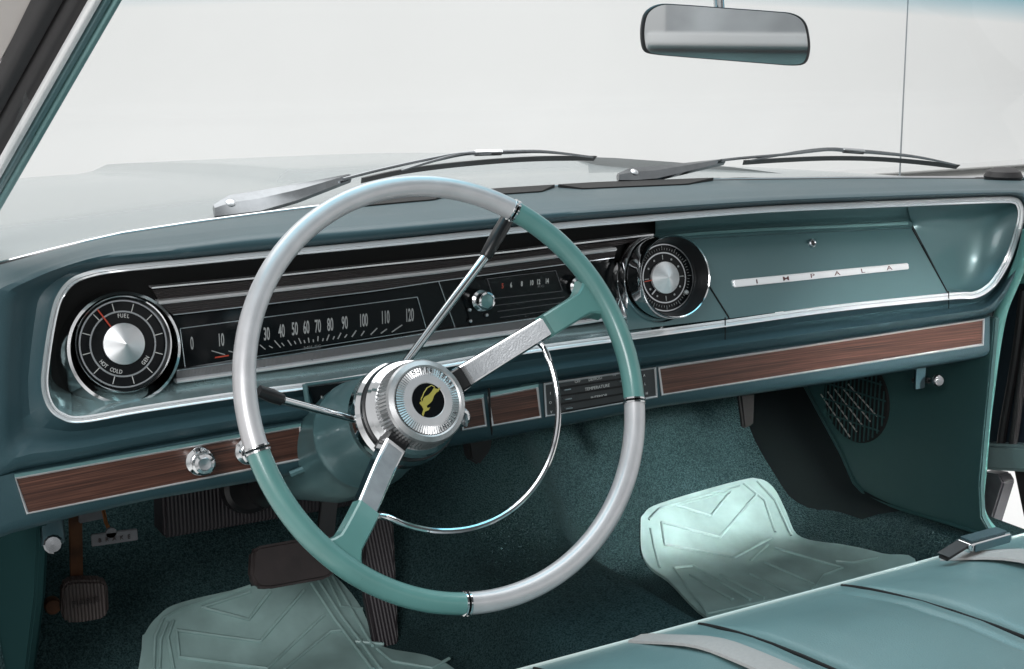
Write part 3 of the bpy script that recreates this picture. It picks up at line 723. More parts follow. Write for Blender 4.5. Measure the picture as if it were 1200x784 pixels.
# spokes
def hh(r): return -.074+.074*sm((r-.03)/.175)*.98+.0
for dg in (21.6, 223.5):
    t = (E1*math.cos(R(dg))+E2*math.sin(R(dg))); s = N.cross(t).normalized()
    def sect(r, w_, top, dpt): c = WC+t*r+N*hh(r); return [c-s*w_+N*(top-dpt), c-s*w_*.93+N*(top-.002), c-s*w_*.8+N*top, c+s*w_*.8+N*top, c+s*w_*.93+N*(top-.002), c+s*w_+N*(top-dpt)]
    bm = NB(); rows = [sect(r,.0132-.002*(r-.03)/.11,.003,.020-.006*(r-.03)/.11) for r in [.054+.0089*i for i in range(11)]]
    vs = grid(bm, rows, True); bm.faces.new(vs[0]); bm.faces.new(vs[-1]); sp = finish('spoke', bm, 'chrome', wh, smooth=30)
    bm = NB(); rows = [sect(r,.0125,-.001,.022) for r in [.03,.04,.05,.062]]
    vs = grid(bm, rows, True); bm.faces.new(vs[0]); bm.faces.new(vs[-1]); finish('spoke_neck', bm, 'black', wh, smooth=30)  # black colour imitates the dark reflection in the chrome near the hub
    bm = NB(); rows = []
    for r in [.058+.0082*i for i in range(11)]:
        c = WC+t*r+N*(hh(r)+.0042); w_ = .0085; rows.append([c-s*w_-N*.003,c-s*w_,c+s*w_,c+s*w_-N*.003])
    vs = grid(bm, rows); bm.faces.new(vs[0]); bm.faces.new(vs[-1]); finish('spoke_inlay', bm, 'inlay', sp, smooth=20)
    bm = NB(); rows = []
    for k in range(9):
        r = .138+.0068*k; f_ = k/8; w_ = .0125+.012*max(0,f_-.72)**1.5*6; top = .006*(1-f_)+.004
        rows.append([p for p in sect(r, w_, top, .018)])
    vs = grid(bm, rows, True); bm.faces.new(vs[0]); bm.faces.new(vs[-1]); finish('spoke_sleeve', bm, 'teal_rim', wh, smooth=30)
# horn ring
bm = NB(); pts = [W(20,.136,-.050)]+[W(d,.131,-.034) for d in range(14,-128,-4)]+[W(-132,.134,-.046)]
tube(bm, pts, .0030, 10, flat=1.0); finish('horn_ring', bm, 'chrome', wh)
# hub
bm = NB(); lathe(bm, WC, N, [(.044,-.108),(.050,-.104),(.050,-.100),(.0465,-.096),(.0485,-.092),(.0445,-.088)], 72); hub = finish('hub', bm, 'chrome', wh)
bm = NB(); lathe(bm, WC, N, [(.0430,-.098),(.0432,-.080),(.0405,-.0665)], 144, rib=.028); finish('horn_cap_fluting', bm, 'hubmetal', hub, smooth=10)
bm = NB(); lathe(bm, WC, N, [(.0412,-.068),(.0425,-.0655),(.0408,-.0625),(.0360,-.0605),(.034,-.0615)], 72, caps=False); cap = finish('horn_cap', bm, 'hubmetal', hub)
bm = NB(); lathe(bm, WC, N, [(.0335,-.0612),(.0255,-.0604)], 150, zrib=.0007, caps=False); finish('horn_cap_dial', bm, 'hubmetal', hub, smooth=5)
bm = NB(); lathe(bm, WC, N, [(.0265,-.0601),(.0180,-.0590),(.0172,-.0598)], 60, caps=False); finish('emblem_bezel', bm, 'silver_rim', hub)
bm = NB(); lathe(bm, WC, N, [(.0173,-.0597),(.0001,-.0594)], 48, caps=False); em = finish('emblem', bm, 'gloss', hub)
# leaping antelope silhouette (photo zoom 849x784 of [430,410,560,530], scale 6.53)
q = lambda x, y: WP(430+x/6.53, 410+y/6.53, -.0590)
body = [(560,285),(548,318),(530,328),(512,352),(498,392),(478,412),(455,430),(462,446),(482,440),(470,462),(442,474),(430,510),(420,492),(432,455),(420,432),(402,410),(404,398),(426,396),(430,372),(448,355),(470,345),(492,322),(512,290),(520,296),(540,300)]
bm = NB(); prism(bm, [q(*p) for p in body], N*.0006)
for l in ([(520,288),(495,272),(462,290),(435,330),(420,370)],[(424,400),(414,380),(420,360)]): tube(bm, [q(*p) for p in l], .0005, 5)
finish('emblem_antelope', bm, 'gold', em, smooth=None)
bm = NB()
rotw = 34
for s, dgc, sign in (('IMPALA',-55,-1),('SUPER SPORT',62,1)):
    n = len(s); rr = .0305
    for k, ch in enumerate(s):
        an = R(dgc)-sign*(k-(n-1)/2)*(.0048/rr)
        t = E1*math.cos(an)+E2*math.sin(an); tt = (E1*math.sin(an)-E2*math.cos(an))
        yv, xv = (t, tt) if sign > 0 else (-t,-tt)
        if ch != ' ': text_bm(bm, ch, WC+t*rr+N*-.0600, .0048, BASIS(xv,yv,N), .8, ext=.0005)
finish('horn_cap_lettering', bm, 'chrome', hub, smooth=None)
# small bright key/knob on the dash, right of the hub
t = thing('ignition_key', 'small bright ignition switch just right of the wheel hub', 'key', P(541,490,-.012))
c = P(541,489,-.02); bm = NB(); lathe(bm, c, Vector((0,-1,.2)), [(.011,-.012),(.0115,0),(.009,.002),(.004,.003)], 28); finish('switch_bezel', bm, 'chrome', t)
bm = NB(); beam(bm, c+Vector((-.001,-.003,-.008)), c+Vector((-.001,-.003,.008)), Vector((.0014,0,0)), Vector((0,-.012,0)), .001); finish('switch_grip', bm, 'satin', t)

# ================================================================== PEDALS, DUCT, HANDLE
def fwd(p, d): dd = (p-CAM).normalized(); return p+dd*d
t = thing('parking_brake_pedal', 'small ribbed parking brake pedal on a rusty arm at far left', 'pedal', PY(98,730,1.55))
bm = NB(); o2 = [(78,683),(92,681),(120,681),(127,687),(128,718),(122,726),(95,731),(78,731),(72,722),(73,690)]
slab(bm, [PY(x,y,1.52-.0*(y)) for x,y in o2], Vector((0,.014,.004)), .003); pp = finish('pedal_pad', bm, 'pedalrib', t)
bm = NB(); p = PY(100,706,1.517); text_bm(bm, 'PARK', p, 8*pxm(p), sxx=1.2, ext=.0008); finish('pedal_lettering', bm, 'brown_rubber', pp)
bm = NB(); A = PY(88,600,1.50); B = PY(90,690,1.545); beam(bm, A, B, Vector((.0075,0,0)), Vector((0,.003,0)), .001); finish('pedal_arm', bm, 'rust', t)
bm = NB(); beam(bm, PY(92,606,1.49), PY(122,600,1.49), Vector((0,0,.007)), Vector((0,.004,0)), .001); finish('pedal_bracket', bm, 'grey_metal', t)
bm = NB(); c = PY(62,711,1.56); lathe(bm, c, Vector((-.1,-1,.2)), [(.010,-.02),(.010,.0),(.0085,.003),(.005,.002),(.0001,.002)], 24); tag(finish('dimmer_switch', bm, 'rust'), 'round metal foot dimmer switch left of the parking brake pedal', 'switch')
t = thing('brake_release_handle', 'flat grey release handle plate hanging under the dash', 'handle', PY(133,629,1.40))
bm = NB(); slab(bm, [PY(x,y,1.40) for x,y in ((107,627),(161,620),(162,633),(108,641))], Vector((0,.004,0)), .0008); hp = finish('handle_plate', bm, 'grey_metal', t)
bm = NB()
for k, ch in enumerate('BRAKE'):
    p = PY(117+k*8.5,633.6-k*1.1,1.399); text_bm(bm, ch, p, 5*pxm(p), ext=.0006)
finish('handle_lettering', bm, 'brown_rubber', hp)
bm = NB(); tube(bm, [PY(130,625,1.402),PY(124,612,1.41),PY(121,598,1.42)], .0022, 8); finish('handle_rod', bm, mat('copper_wire', (.5,.2,.08), .3, .9), t)
bm = NB(); lathe(bm, PY(130,624,1.402), Vector((0,-1,0)), [(.006,-.002),(.006,.002)], 16); finish('handle_boss', bm, 'grey_metal', t)

t = thing('brake_pedal', 'wide brown rubber brake pedal behind the lower wheel rim', 'pedal', PY(340,690,1.50))
o3 = [(296,645),(302,640),(370,628),(392,628),(400,640),(396,668),(384,678),(318,690),(302,689),(294,676)]
bm = NB(); slab(bm, [PP(x,y,Vector((-.4,1.50,.42)),Vector((0,-1,.45)).normalized()) for x,y in o3], Vector((0,.018,-.008)), .005, 3); finish('pedal_pad', bm, 'brown_rubber', t)
bm = NB(); A = PY(388,560,1.56); B = PY(378,660,1.53); beam(bm, A, B, Vector((.012,0,0)), Vector((0,.004,0)), .001); finish('pedal_arm', bm, 'black', t)
bm = NB(); o4 = [(424,600),(432,596),(456,600),(462,612),(468,755),(462,765),(440,757),(428,700)]
slab(bm, [PP(x,y,F(446,740,.02),Vector((0,-.9,.42)).normalized()) for x,y in o4], Vector((0,.014,-.006)), .004, 3)
t2 = tag(finish('accelerator_pedal', bm, M['ventrib']), 'tall narrow ribbed accelerator pedal right of the driver floor mat', 'pedal')
bm = NB(); slab(bm, [PY(x,y,1.62) for x,y in ((191,577),(430,530),(432,590),(192,632))], Vector((0,.05,0)), .004); du = finish('heater_duct', bm, 'ventrib'); tag(du, 'dark ribbed duct box slung under the dash above the pedals', 'duct')
bm = NB(); lathe(bm, PY(292,572,1.58), Vector((0,-1,.3)), [(.034,-.02),(.034,0),(.028,.003),(.012,.0)], 32); tag(finish('column_bearing', bm, 'black'), 'round black fitting under the dash behind the wheel rim', 'fitting')
# braces under the centre of the dash
t = thing('dash_brace', 'black steel brace and cable clip hanging below the middle of the dashboard', 'brace', P(560,545,.10))
bm = NB(); slab(bm, [P(x,y,.09) for x,y in ((546,500),(580,495),(576,528),(562,546),(552,540))], Vector((0,.02,0)), .003); finish('brace_plate', bm, 'rubber', t)
bm = NB(); slab(bm, [P(x,y,.12) for x,y in ((866,455),(886,450),(884,498),(872,503))], Vector((0,.01,0)), .003); finish('cable_clip', bm, 'flat_black', t)

# ================================================================== FLOOR MATS
def point_in(poly, p):
    c = False; n = len(poly)
    for i in range(n):
        a, b = poly[i], poly[i-1]
        if (a[1] > p[1]) != (b[1] > p[1]) and p[0] < (b[0]-a[0])*(p[1]-a[1])/(b[1]-a[1])+a[0]: c = not c
    return c
def mat_obj(name, label, outline, ridges, txt):
    pts = [F(x,y,.005) for x,y in outline]
    t = thing(name, label, 'floor mat', sum(pts, Vector())/len(pts)-Vector((0,0,.01)), 'rubber floor mats')
    # fill outline in plan by a fine grid following the floor
    ring = cat([(p.x,p.y) for p in pts], 5, True)
    bm = NB(); vs = [bm.verts.new((p.x,p.y,0)) for p in ring]; f = bm.faces.new(vs)
    xs = [p.x for p in ring]; ys = [p.y for p in ring]
    for k in range(1,40):
        for (pl, nn, a0, a1) in ((0,(1,0,0),min(xs),max(xs)),(1,(0,1,0),min(ys),max(ys))):
            co = [0,0,0]; co[pl] = a0+(a1-a0)*k/40
            bmesh.ops.bisect_plane(bm, geom=bm.verts[:]+bm.edges[:]+bm.faces[:], plane_co=co, plane_no=nn)
    for v in bm.verts: v.co.z = H(v.co.x,v.co.y)+.005
    g = bmesh.ops.extrude_face_region(bm, geom=bm.faces[:]); 
    for e_ in g['geom']:
        if isinstance(e_, bmesh.types.BMVert): e_.co.z -= .0045
    body_ = finish('mat_body', bm, 'mat', t, smooth=50)
    bm = NB()
    for l in ridges:
        q_ = []
        for a, b in zip(l, l[1:]):
            for i in range(8): q_.append(Vector(a).lerp(Vector(b), i/8))
        q_.append(Vector(l[-1])); tube(bm, [F(p.x,p.y,.0066) for p in q_], .0024, 6)
    finish('moulded_ridges', bm, 'mat', body_)
    if txt:
        s, x, y, dx, dy, sz = txt; bm = NB()
        A = F(x,y,.0095); B = F(x+dx*10,y+dy*10,.0095); xv = (B-A).normalized(); nn = Vector((0,-(H(A.x,A.y+.01)-H(A.x,A.y))/.01,1)).normalized(); yv = nn.cross(xv).normalized()
        text_bm(bm, s, A, sz, BASIS(xv,yv,nn), 1, ext=.001); finish('moulded_lettering', bm, 'mat', body_)
    return t
ZM = lambda l: [(160+x/3, 660+y/3) for x,y in l]
mat_obj('floor_mat', 'driver side teal rubber mat, greyed by wear, beneath the wheel',
    [(166,760),(170,742),(185,722),(212,706),(300,686),(380,672),(392,674),(425,715),(447,757),(500,768),(530,782),(540,800),(500,830),(300,850),(160,840)],
    [ZM([(140,235),(435,275),(590,95)]), ZM([(140,235),(150,330),(460,370),(660,180)]), ZM([(230,155),(395,198),(470,100)]), ZM([(230,155),(400,100)]), ZM([(615,70),(700,200),(830,372)]), ZM([(640,60),(725,190),(860,372)]), ZM([(670,48),(720,150),(795,160)]), ZM([(690,45),(830,290)]), ZM([(60,372),(65,260),(95,190),(150,160),(400,80)]), ZM([(80,372),(85,270),(110,205)]), ZM([(130,372),(110,260),(130,200)]), ZM([(770,275),(870,285)]), ZM([(845,300),(900,345),(1040,368),(1100,335)]), ZM([(520,372),(680,240),(720,235)])],
    ('FORD'[:0]+'MAT', 284, 707, 1, -.28, .02) if 0 else None)
ZN = lambda l: [(700+x/2.4, 540+y/2.4) for x,y in l]
mat_obj('floor_mat', 'passenger side teal rubber mat, its upper half brightly lit', 
    ZN([(122,180),(130,150),(180,118),(400,55),(450,50),(495,75),(530,140),(575,215),(690,235),(800,260),(900,300),(800,420),(500,520),(310,440),(200,335),(130,270)]),
    [ZN([(180,172),(345,215),(450,92)]), ZN([(180,172),(190,235),(385,272),(490,215)]), ZN([(222,125),(320,155),(375,85),(222,125)]), ZN([(150,190),(160,240),(175,300)]), ZN([(145,165),(175,135),(400,68)]), ZN([(410,62),(470,110),(500,200)]), ZN([(450,56),(500,110),(545,210)]), ZN([(215,300),(270,295),(430,390)]), ZN([(260,320),(380,390)]), ZN([(345,320),(470,385)]), ZN([(430,318),(540,370)]), ZN([(470,285),(620,350)]), ZN([(500,245),(690,300)]), ZN([(310,430),(400,410),(600,368),(635,320),(690,300)]), ZN([(215,300),(310,430)]), ZN([(670,282),(720,285),(790,272)]), ZN([(430,280),(480,235)])], None)

# ================================================================== KICK PANEL, JAMB, OUTSIDE RIGHT
t = thing('kick_panel', 'dark teal kick panel with round speaker grille in passenger footwell', 'panel', PX(1080,610,.66))
XK = .665
out = [(1166,372),(1160,440),(1154,500),(1148,570),(1150,606),(1165,633),(1110,614),(1015,581),(1001,566),(985,530),(945,456),(925,420),(920,370)]
bm = NB(); slab(bm, [PX(x,y,XK) for x,y in out], Vector((.012,0,0)), .002); finish('panel_board', bm, 'kick', t)
bm = NB(); tube(bm, [PX(x,y,XK-.002) for x,y in [(1150,626),(1110,613),(1040,592),(1015,581),(1001,566),(985,530),(945,456),(928,422)]], .003, 8); finish('panel_edge', bm, 'kick', t)
# speaker grille: ellipse region centred (998,470)
sp = NB(); cc = PX(1002,468,XK-.003); rx = .072
lathe(sp, cc, Vector((-1,0,0)), [(.0,0),(.074,0),(.076,-.003)], 40, caps=False); spk = finish('speaker_recess', sp, 'flat_black', t)
bm = NB()
for k in range(-7,8):
    yy = k*.0095; h = math.sqrt(max(0,.073**2-yy**2)); a_ = cc+Vector((-.003,yy,h)); b_ = cc+Vector((-.003,yy,-h)); beam(bm, a_, b_, Vector((0,.0011,0)), Vector((.001,0,0)), 0)
for k in (-2,-.7,.7,2):
    zz = k*.02; h = math.sqrt(.073**2-zz**2); beam(bm, cc+Vector((-.0035,-h,zz)), cc+Vector((-.0035,h,zz)), Vector((0,0,.0012)), Vector((.0012,0,0)), 0)
finish('speaker_grille', bm, 'kick', spk)
bm = NB()
for k in range(5):
    x_ = 962+k*8; tube(bm, [PX(x_,462-k*3,XK-.006), PX(x_+34,512-k*6,XK-.006)], .0012, 6)
finish('grille_bars', bm, 'cream', spk)
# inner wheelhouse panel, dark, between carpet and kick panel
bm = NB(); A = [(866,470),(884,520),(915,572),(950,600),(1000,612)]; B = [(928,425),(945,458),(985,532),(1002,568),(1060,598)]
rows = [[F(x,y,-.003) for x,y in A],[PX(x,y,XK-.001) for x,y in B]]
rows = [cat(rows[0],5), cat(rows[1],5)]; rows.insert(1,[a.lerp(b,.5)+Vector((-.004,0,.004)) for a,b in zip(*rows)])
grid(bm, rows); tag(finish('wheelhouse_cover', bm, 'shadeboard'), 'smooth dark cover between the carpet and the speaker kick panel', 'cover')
# windlace bead down the passenger door opening
XL = .700
wl = cat([PX(x,y,XL) for x,y in [(1206,270),(1200,296),(1187,330),(1174,362),(1166,400),(1159,450),(1153,500),(1149,550),(1146,585),(1150,606),(1163,624),(1185,642)]], 6)
bm = NB(); tube(bm, wl, .0098, 14); tag(finish('door_windlace', bm, 'lace'), 'pale teal rounded bead running down the passenger door opening', 'windlace')
# hinge pillar and open door behind it
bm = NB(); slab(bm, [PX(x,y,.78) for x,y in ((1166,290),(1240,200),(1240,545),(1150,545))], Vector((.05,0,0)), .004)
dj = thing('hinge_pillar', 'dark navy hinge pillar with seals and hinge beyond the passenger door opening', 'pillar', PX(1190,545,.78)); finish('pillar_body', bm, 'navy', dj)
bm = NB()
for l in ([(1200,340),(1190,420),(1176,500),(1170,545)],[(1215,340),(1200,420),(1190,500),(1182,548)]): tube(bm, cat([PX(x,y,.77) for x,y in l],5), .007, 10)
finish('door_seal', bm, 'rubber', dj)
bm = NB(); slab(bm, [PX(x,y,.735) for x,y in ((1181,303),(1230,290),(1230,330),(1178,334))], Vector((.05,0,0)), .006, 3); tag(finish('door_glass_channel', bm, 'lace'), 'pale teal end of the open door beside the dash trim', 'door trim')
bm = NB(); slab(bm, [PX(x,y,.755) for x,y in ((1150,520),(1240,524),(1240,556),(1150,551))], Vector((.06,0,0)), .006, 3); finish('hinge', bm, 'hinge', dj)
bm = NB(); slab(bm, [PX(x,y,.77) for x,y in ((1150,553),(1170,556),(1176,566),(1160,618),(1154,610))], Vector((.03,0,0)), .003); tag(finish('sill_plate', bm, 'grey_metal'), 'grey metal sill bracket below the door hinge', 'sill')
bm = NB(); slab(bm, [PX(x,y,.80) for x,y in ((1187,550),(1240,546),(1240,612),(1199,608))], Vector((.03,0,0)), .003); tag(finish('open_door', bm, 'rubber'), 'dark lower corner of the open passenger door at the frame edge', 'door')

# ================================================================== SEAT
ZS = .548
EDGE = [(560,800),(650,779),(700,766),(760,751),(830,729),(900,707),(987,686),(1060,663),(1133,645),(1200,628),(1280,606)]
e0, e1 = PZ(*EDGE[0],ZS), PZ(*EDGE[-1],ZS)
def seat_pt(X, s):      # s = distance back from the front edge
    # front edge Y from photo line
    Yf = e0.y+(e1.y-e0.y)*(X-e0.x)/(e1.x-e0.x)
    z = ZS+.046*(1-math.exp(-max(0,s)/.14))
    if s < 0: z = ZS+s*4
    return Vector((X, Yf-max(s,-.012), z))
seams = [PZ(821,734,ZS).x, PZ(987,688,ZS).x, PZ(1133,646,ZS).x]; dxs = seams[1]-seams[0]
seams = [seams[0]-2*dxs, seams[0]-dxs]+seams+[seams[2]+dxs, seams[2]+2*dxs]
t = thing('bench_seat', 'teal vinyl front bench seat with pleated cushion at lower right', 'seat', (0,.4,.3))
def seam_depth(X):
    d = 0
    for q_ in seams:
        d += .010*math.exp(-((X-q_)/.0045)**2)+.004*math.exp(-((X-q_+.032)/.006)**2)
    return d
def puff(X):
    f_ = ((X-seams[0])/dxs) % 1; return .010*(4*f_*(1-f_))**.6
bm = NB(); rows = []; X0, X1 = -.62, .66; nx = 420
svals = [-.07,-.03,-.01,0,.006,.014,.024,.036,.05,.07,.09,.12,.15,.19,.24,.30,.4,.55,.75]
rowsv = []
for s in svals:
    r = []
    for i in range(nx+1):
        X = X0+(X1-X0)*i/nx; p = seat_pt(X,s); k = sm(s/.13) if s > 0 else 0
        wr = noise.noise(Vector((X*9,s*14,3)))*.0045+noise.noise(Vector((X*38,s*16,8)))*.0011*math.exp(-((s-.08)/.09)**2)
        p.z += k*(puff(X)-seam_depth(X)+wr); r.append(p)
    rows.append(r)
grid(bm, rows); cu = finish('seat_cushion', bm, 'seat', t, smooth=70)
bm = NB(); tube(bm, [seat_pt(X0+(X1-X0)*i/60,0)+Vector((0,.002,0)) for i in range(61)], .0020, 8); finish('seat_piping', bm, 'piping', cu)
bm = NB()
for q_ in seams:
    if q_ > X0: tube(bm, [seat_pt(q_,s)+Vector((0,0,.0002-.001*sm(s/.09))) for s in (.004,.012,.02,.03,.045,.06,.08,.11,.15,.2,.3,.4)], .0017, 6)
finish('seat_seams', bm, 'flat_black', cu)
# belts over the cushion
def belt(name, label, X, w_, slant, s0, s1, buckle):
    t = thing(name, label, 'seat belt', seat_pt(X,s0), 'lap belts on the bench')
    bm = NB(); rows = []
    for s in [s0+(s1-s0)*i/24 for i in range(25)]:
        xc = X+slant*(s-s0); a_ = seat_pt(xc,max(s,.001)); lift = .003+.013*sm(s/.12)
        rows.append([Vector((xc+d*w_,a_.y,a_.z+lift-(.002 if abs(d) > .45 else 0)+o)) for d,o in ((-.5,-.001),(-.47,.0015),(0,.002),(.47,.0015),(.5,-.001))])
    if s0 <= .01: rows.insert(0,[p+Vector((0,.006,-.02)) for p in rows[0]])
    grid(bm, rows); finish('belt_webbing', bm, 'belt', t)
    if buckle:
        A, B = buckle; a_, b_ = PZ(*A,ZS+.03), PZ(*B,ZS+.03)
        d = (b_-a_); ln = d.length; d.normalize(); u_ = Vector((0,0,1)); s_ = u_.cross(d)
        bm = NB(); slab(bm, [a_-s_*.011-u_*.006, a_+s_*.011-u_*.006, a_+s_*.011+u_*.006, a_-s_*.011+u_*.006], d*ln, .003, 3); bk = finish('buckle', bm, 'chrome', t)
        bm = NB(); c_ = a_-s_*.0112; slab(bm, [c_+d*.006-u_*.0045, c_+d*(ln-.006)-u_*.0045, c_+d*(ln-.006)+u_*.0045, c_+d*.006+u_*.0045], -s_*.0012, .0005); slab(bm, [c_+s_*.005+d*.006+u_*.0062, c_+s_*.005+d*(ln-.006)+u_*.0062, c_+s_*.02+d*(ln-.006)+u_*.0062, c_+s_*.02+d*.006+u_*.0062], u_*.0008, 0); finish('buckle_face', bm, 'pad', bk)
        bm = NB(); slab(bm, [a_-s_*.008-u_*.004-d*.03, a_+s_*.008-u_*.004-d*.03, a_+s_*.008+u_*.004, a_-s_*.008+u_*.004], d*.002, 0)
        beam(bm, a_-d*.03-u_*.008, a_, s_*.006, u_*.0015, .0005); finish('belt_tongue', bm, 'rubber', t)
bx = PZ(1172,650,ZS+.04).x
belt('seat_belt', 'grey lap belt with chrome buckle laid over the seat at far right', bx+.028, .05, .0, .012, .5, ((1128,640),(1178,626)))
bx = PZ(757,753,ZS).x
belt('seat_belt', 'beige lap belt without buckle crossing the seat front, nearest the wheel', bx, .031, .03, .0, .4, None)

# ================================================================== WINDSHIELD, PILLAR, MIRROR
gb = []
for x, y in lin(BASE, 30):
    gb.append(P(x, y, .14+.08*max(0,1-((x-650)/600)**2)+.006))
def gpt(p, s): return Vector((p.x*(1-.10*s), p.y-.50*s-.0*s, p.z+.40*s))
bm = NB(); rows = [[gpt(p,s/8)+Vector((0,.02*math.sin(math.pi*s/8),.02*math.sin(math.pi*s/8))) for p in gb] for s in range(9)]
grid(bm, rows); tag(finish('windshield', bm, 'windshield'), 'clear curved windshield glass with blue shade band along its top', 'windshield')
bm = NB(); tube(bm, [p+Vector((0,-.004,.001)) for p in gb], .0028, 8); wg = finish('windshield_moulding', bm, 'chrome'); tag(wg, 'thin bright moulding along the base of the windshield', 'moulding')
bm = NB(); tube(bm, [p+Vector((0,-.010,-.001)) for p in gb], .0030, 8); tag(finish('windshield_gasket', bm, 'rubber'), 'black rubber gasket line between glass base and dash top', 'gasket')
# A-pillar: strips from lower left to upper right, drawn on a leaning plane
pl = thing('windshield_pillar', 'windshield pillar with chrome strip and black rubber at upper left', 'pillar', (-.72,1.45,.95))
p0 = PX(3,240,-.705); p1 = PX(142,0,-.655)
along = (p1-p0).normalized(); nrm = along.cross(Vector((0,0,1))).cross(along)  # in-plane up
nP = along.cross((p0-CAM).cross(along)).normalized()   # plane holding the pillar, facing the camera side
nP = (CAM-(p0+p1)/2); nP = (nP-along*nP.dot(along)).normalized()
def strip(name, a0, b0, a1, b1, off, th, m, prof=0):
    A = PP(*a0,p0+nP*off,nP); B = PP(*b0,p0+nP*off,nP); C = PP(*a1,p0+nP*off,nP); D = PP(*b1,p0+nP*off,nP)
    A, C = A+(A-C)*.25, C+(C-A)*.5; B, D = B+(B-D)*.25, D+(D-B)*.5
    bm = NB(); n = 8; rows = []
    for i in range(n+1):
        f_ = i/n; L_ = A.lerp(C,f_); R_ = B.lerp(D,f_); r = [L_-nP*th, L_]
        for k in range(1,6): g = k/6; r.append(L_.lerp(R_,g)+nP*prof*math.sin(math.pi*g))
        r += [R_, R_-nP*th]; rows.append(r)
    grid(bm, rows, True); return finish(name, bm, m, pl)
strip('pillar_headliner', (-60,120),(3,66),(-40,-40),(38,0), .004, .02, 'cream')
strip('pillar_rubber', (3,68),(3,128),(36,0),(74,0), .008, .02, 'rubber', .006)
strip('pillar_rubber', (3,128),(3,178),(74,0),(104,0), .004, .02, 'rubber', .004)
strip('pillar_chrome', (3,178),(3,204),(103,0),(119,0), .010, .02, 'piping_white', .003)
strip('pillar_trim', (3,203),(3,222),(119,0),(131,0), .005, .02, 'panel', .003)
strip('pillar_trim', (3,222),(3,242),(131,0),(143,0), .003, .02, 'pale_paint', .002)
# mirror
mc = PY(851,41,1.13); mn = (CAM-mc).normalized(); mn = (Matrix.Rotation(R(14),3,'Z') @ mn)
mu = mn.cross(Vector((0,0,1))).normalized()*-1
if mu.x < 0: mu = -mu
mpt = [(752,30),(757,14),(772,5),(795,5),(850,9),(905,13),(930,16),(944,26),(949,45),(949,62),(944,74),(930,77),(900,75),(850,71),(800,67),(768,64),(756,60),(752,48)]
t = thing('rear_view_mirror', 'rounded chrome framed rear view mirror hanging over the dash', 'mirror', mc)
ring = cat([tuple(PP(x,y,mc,mn)) for x,y in mpt], 4, True); cen = sum(ring, Vector())/len(ring)
bm = NB(); rows = [[cen+(p-cen)*k-mn*h for p in ring] for k,h in ((.965,-.0015),(.985,-.002),(1.0,0),(1.0,.008),(.9,.016),(.5,.022))]
vs = grid(bm, rows, True); bm.faces.new(vs[-1]); finish('mirror_shell', bm, 'rubber', t)
bm = NB(); vs = [bm.verts.new(cen+(p-cen)*.966+mn*.0012) for p in ring]; bm.faces.new(vs); mg = finish('mirror_glass', bm, 'mirror', t, smooth=None)
bm = NB(); tube(bm, [cen-mn*.016, cen-mn*.03+Vector((0,.0,.02)), PP(840,-30,mc-mn*.03,mn)], [.009,.0065,.0055], 12); finish('mirror_stem', bm, 'chrome', t)


# ================================================================== COWL, HOOD, WIPERS, OUTSIDE
bm = NB(); rows = []
def hb(X, k):
    if X <= gb[0].x: a, b = gb[0], gb[2]
    elif X >= gb[-1].x: a, b = gb[-3], gb[-1]
    else: a, b = next((a,b) for a,b in zip(gb,gb[1:]) if a.x <= X <= b.x)
    return a[k]+(b[k]-a[k])*max(-1.5,min(2.5,(X-a.x)/(b.x-a.x)))
hbY = lambda X: hb(X,1)+.006
hbZ = lambda X: hb(X,2)-.004
def hoodz(X, Y): 
    cz = .925-.028*(Y-1.5)-.035*(Y-1.5)**2*.6
    return cz-.045*(abs(X)/.9)**3
for j in range(40):
    f_ = j/39; r = []
    for i in range(61):
        X = -1.0+2.0*i/60; Y0 = hbY(X); Y = Y0+(3.0-.22*(X/.9)**2-Y0)*f_
        z = hoodz(X,Y); z = hbZ(X)*(1-sm(f_/.12))+z*sm(f_/.12)
        # raised centre panel with sharp flanks
        s_ = sm((.30-abs(X-.02))/.04)*sm((f_-.12)/.1); z += .018*s_
        r.append(Vector((X,Y,z)))
    rows.append(r)
rows.append([p+Vector((0,.02,-.3)) for p in rows[-1]])
for r in rows: r.insert(0, r[0]+Vector((-.02,0,-.3))); r.append(r[-1]+Vector((.02,0,-.3)))
grid(bm, rows); hd = finish('hood', bm, 'hood', smooth=40); tag(hd, 'pale glossy car hood stretching away beyond the windshield', 'hood')
def hoodhit(px_, py_):
    d = ray((px_,py_)).normalized(); t = 2.15; best = None
    while t < 4.5:
        q = CAM+d*t; g = q.z-hoodz(q.x,q.y)-(.036 if px_ < 450 else .026)
        if best is None or g < best[0]: best = (g, q.copy())
        if g < 0: return q
        t += .004
    q = best[1]; return Vector((q.x,q.y,q.z))
for pg in ([(284,196),(292,192),(330,190),(380,194),(430,203),(424,208),(380,205),(330,201),(290,199)],[(560,201),(600,194),(660,190),(697,188),(720,190),(720,196),(690,197),(620,200)],[(690,184),(720,185),(790,190),(860,196),(930,205),(992,214),(930,216),(860,211),(790,205),(700,203)]):
    bm = NB()
    if pg[0][0] < 450: bm.free(); continue
    pts = [hoodhit(x,y) for x,y in pg]; prism(bm, pts, Vector((0,0,-.012 if pg[0][0] > 450 else -.016))); finish('hood_crease', bm, 'hood_trim', hd)
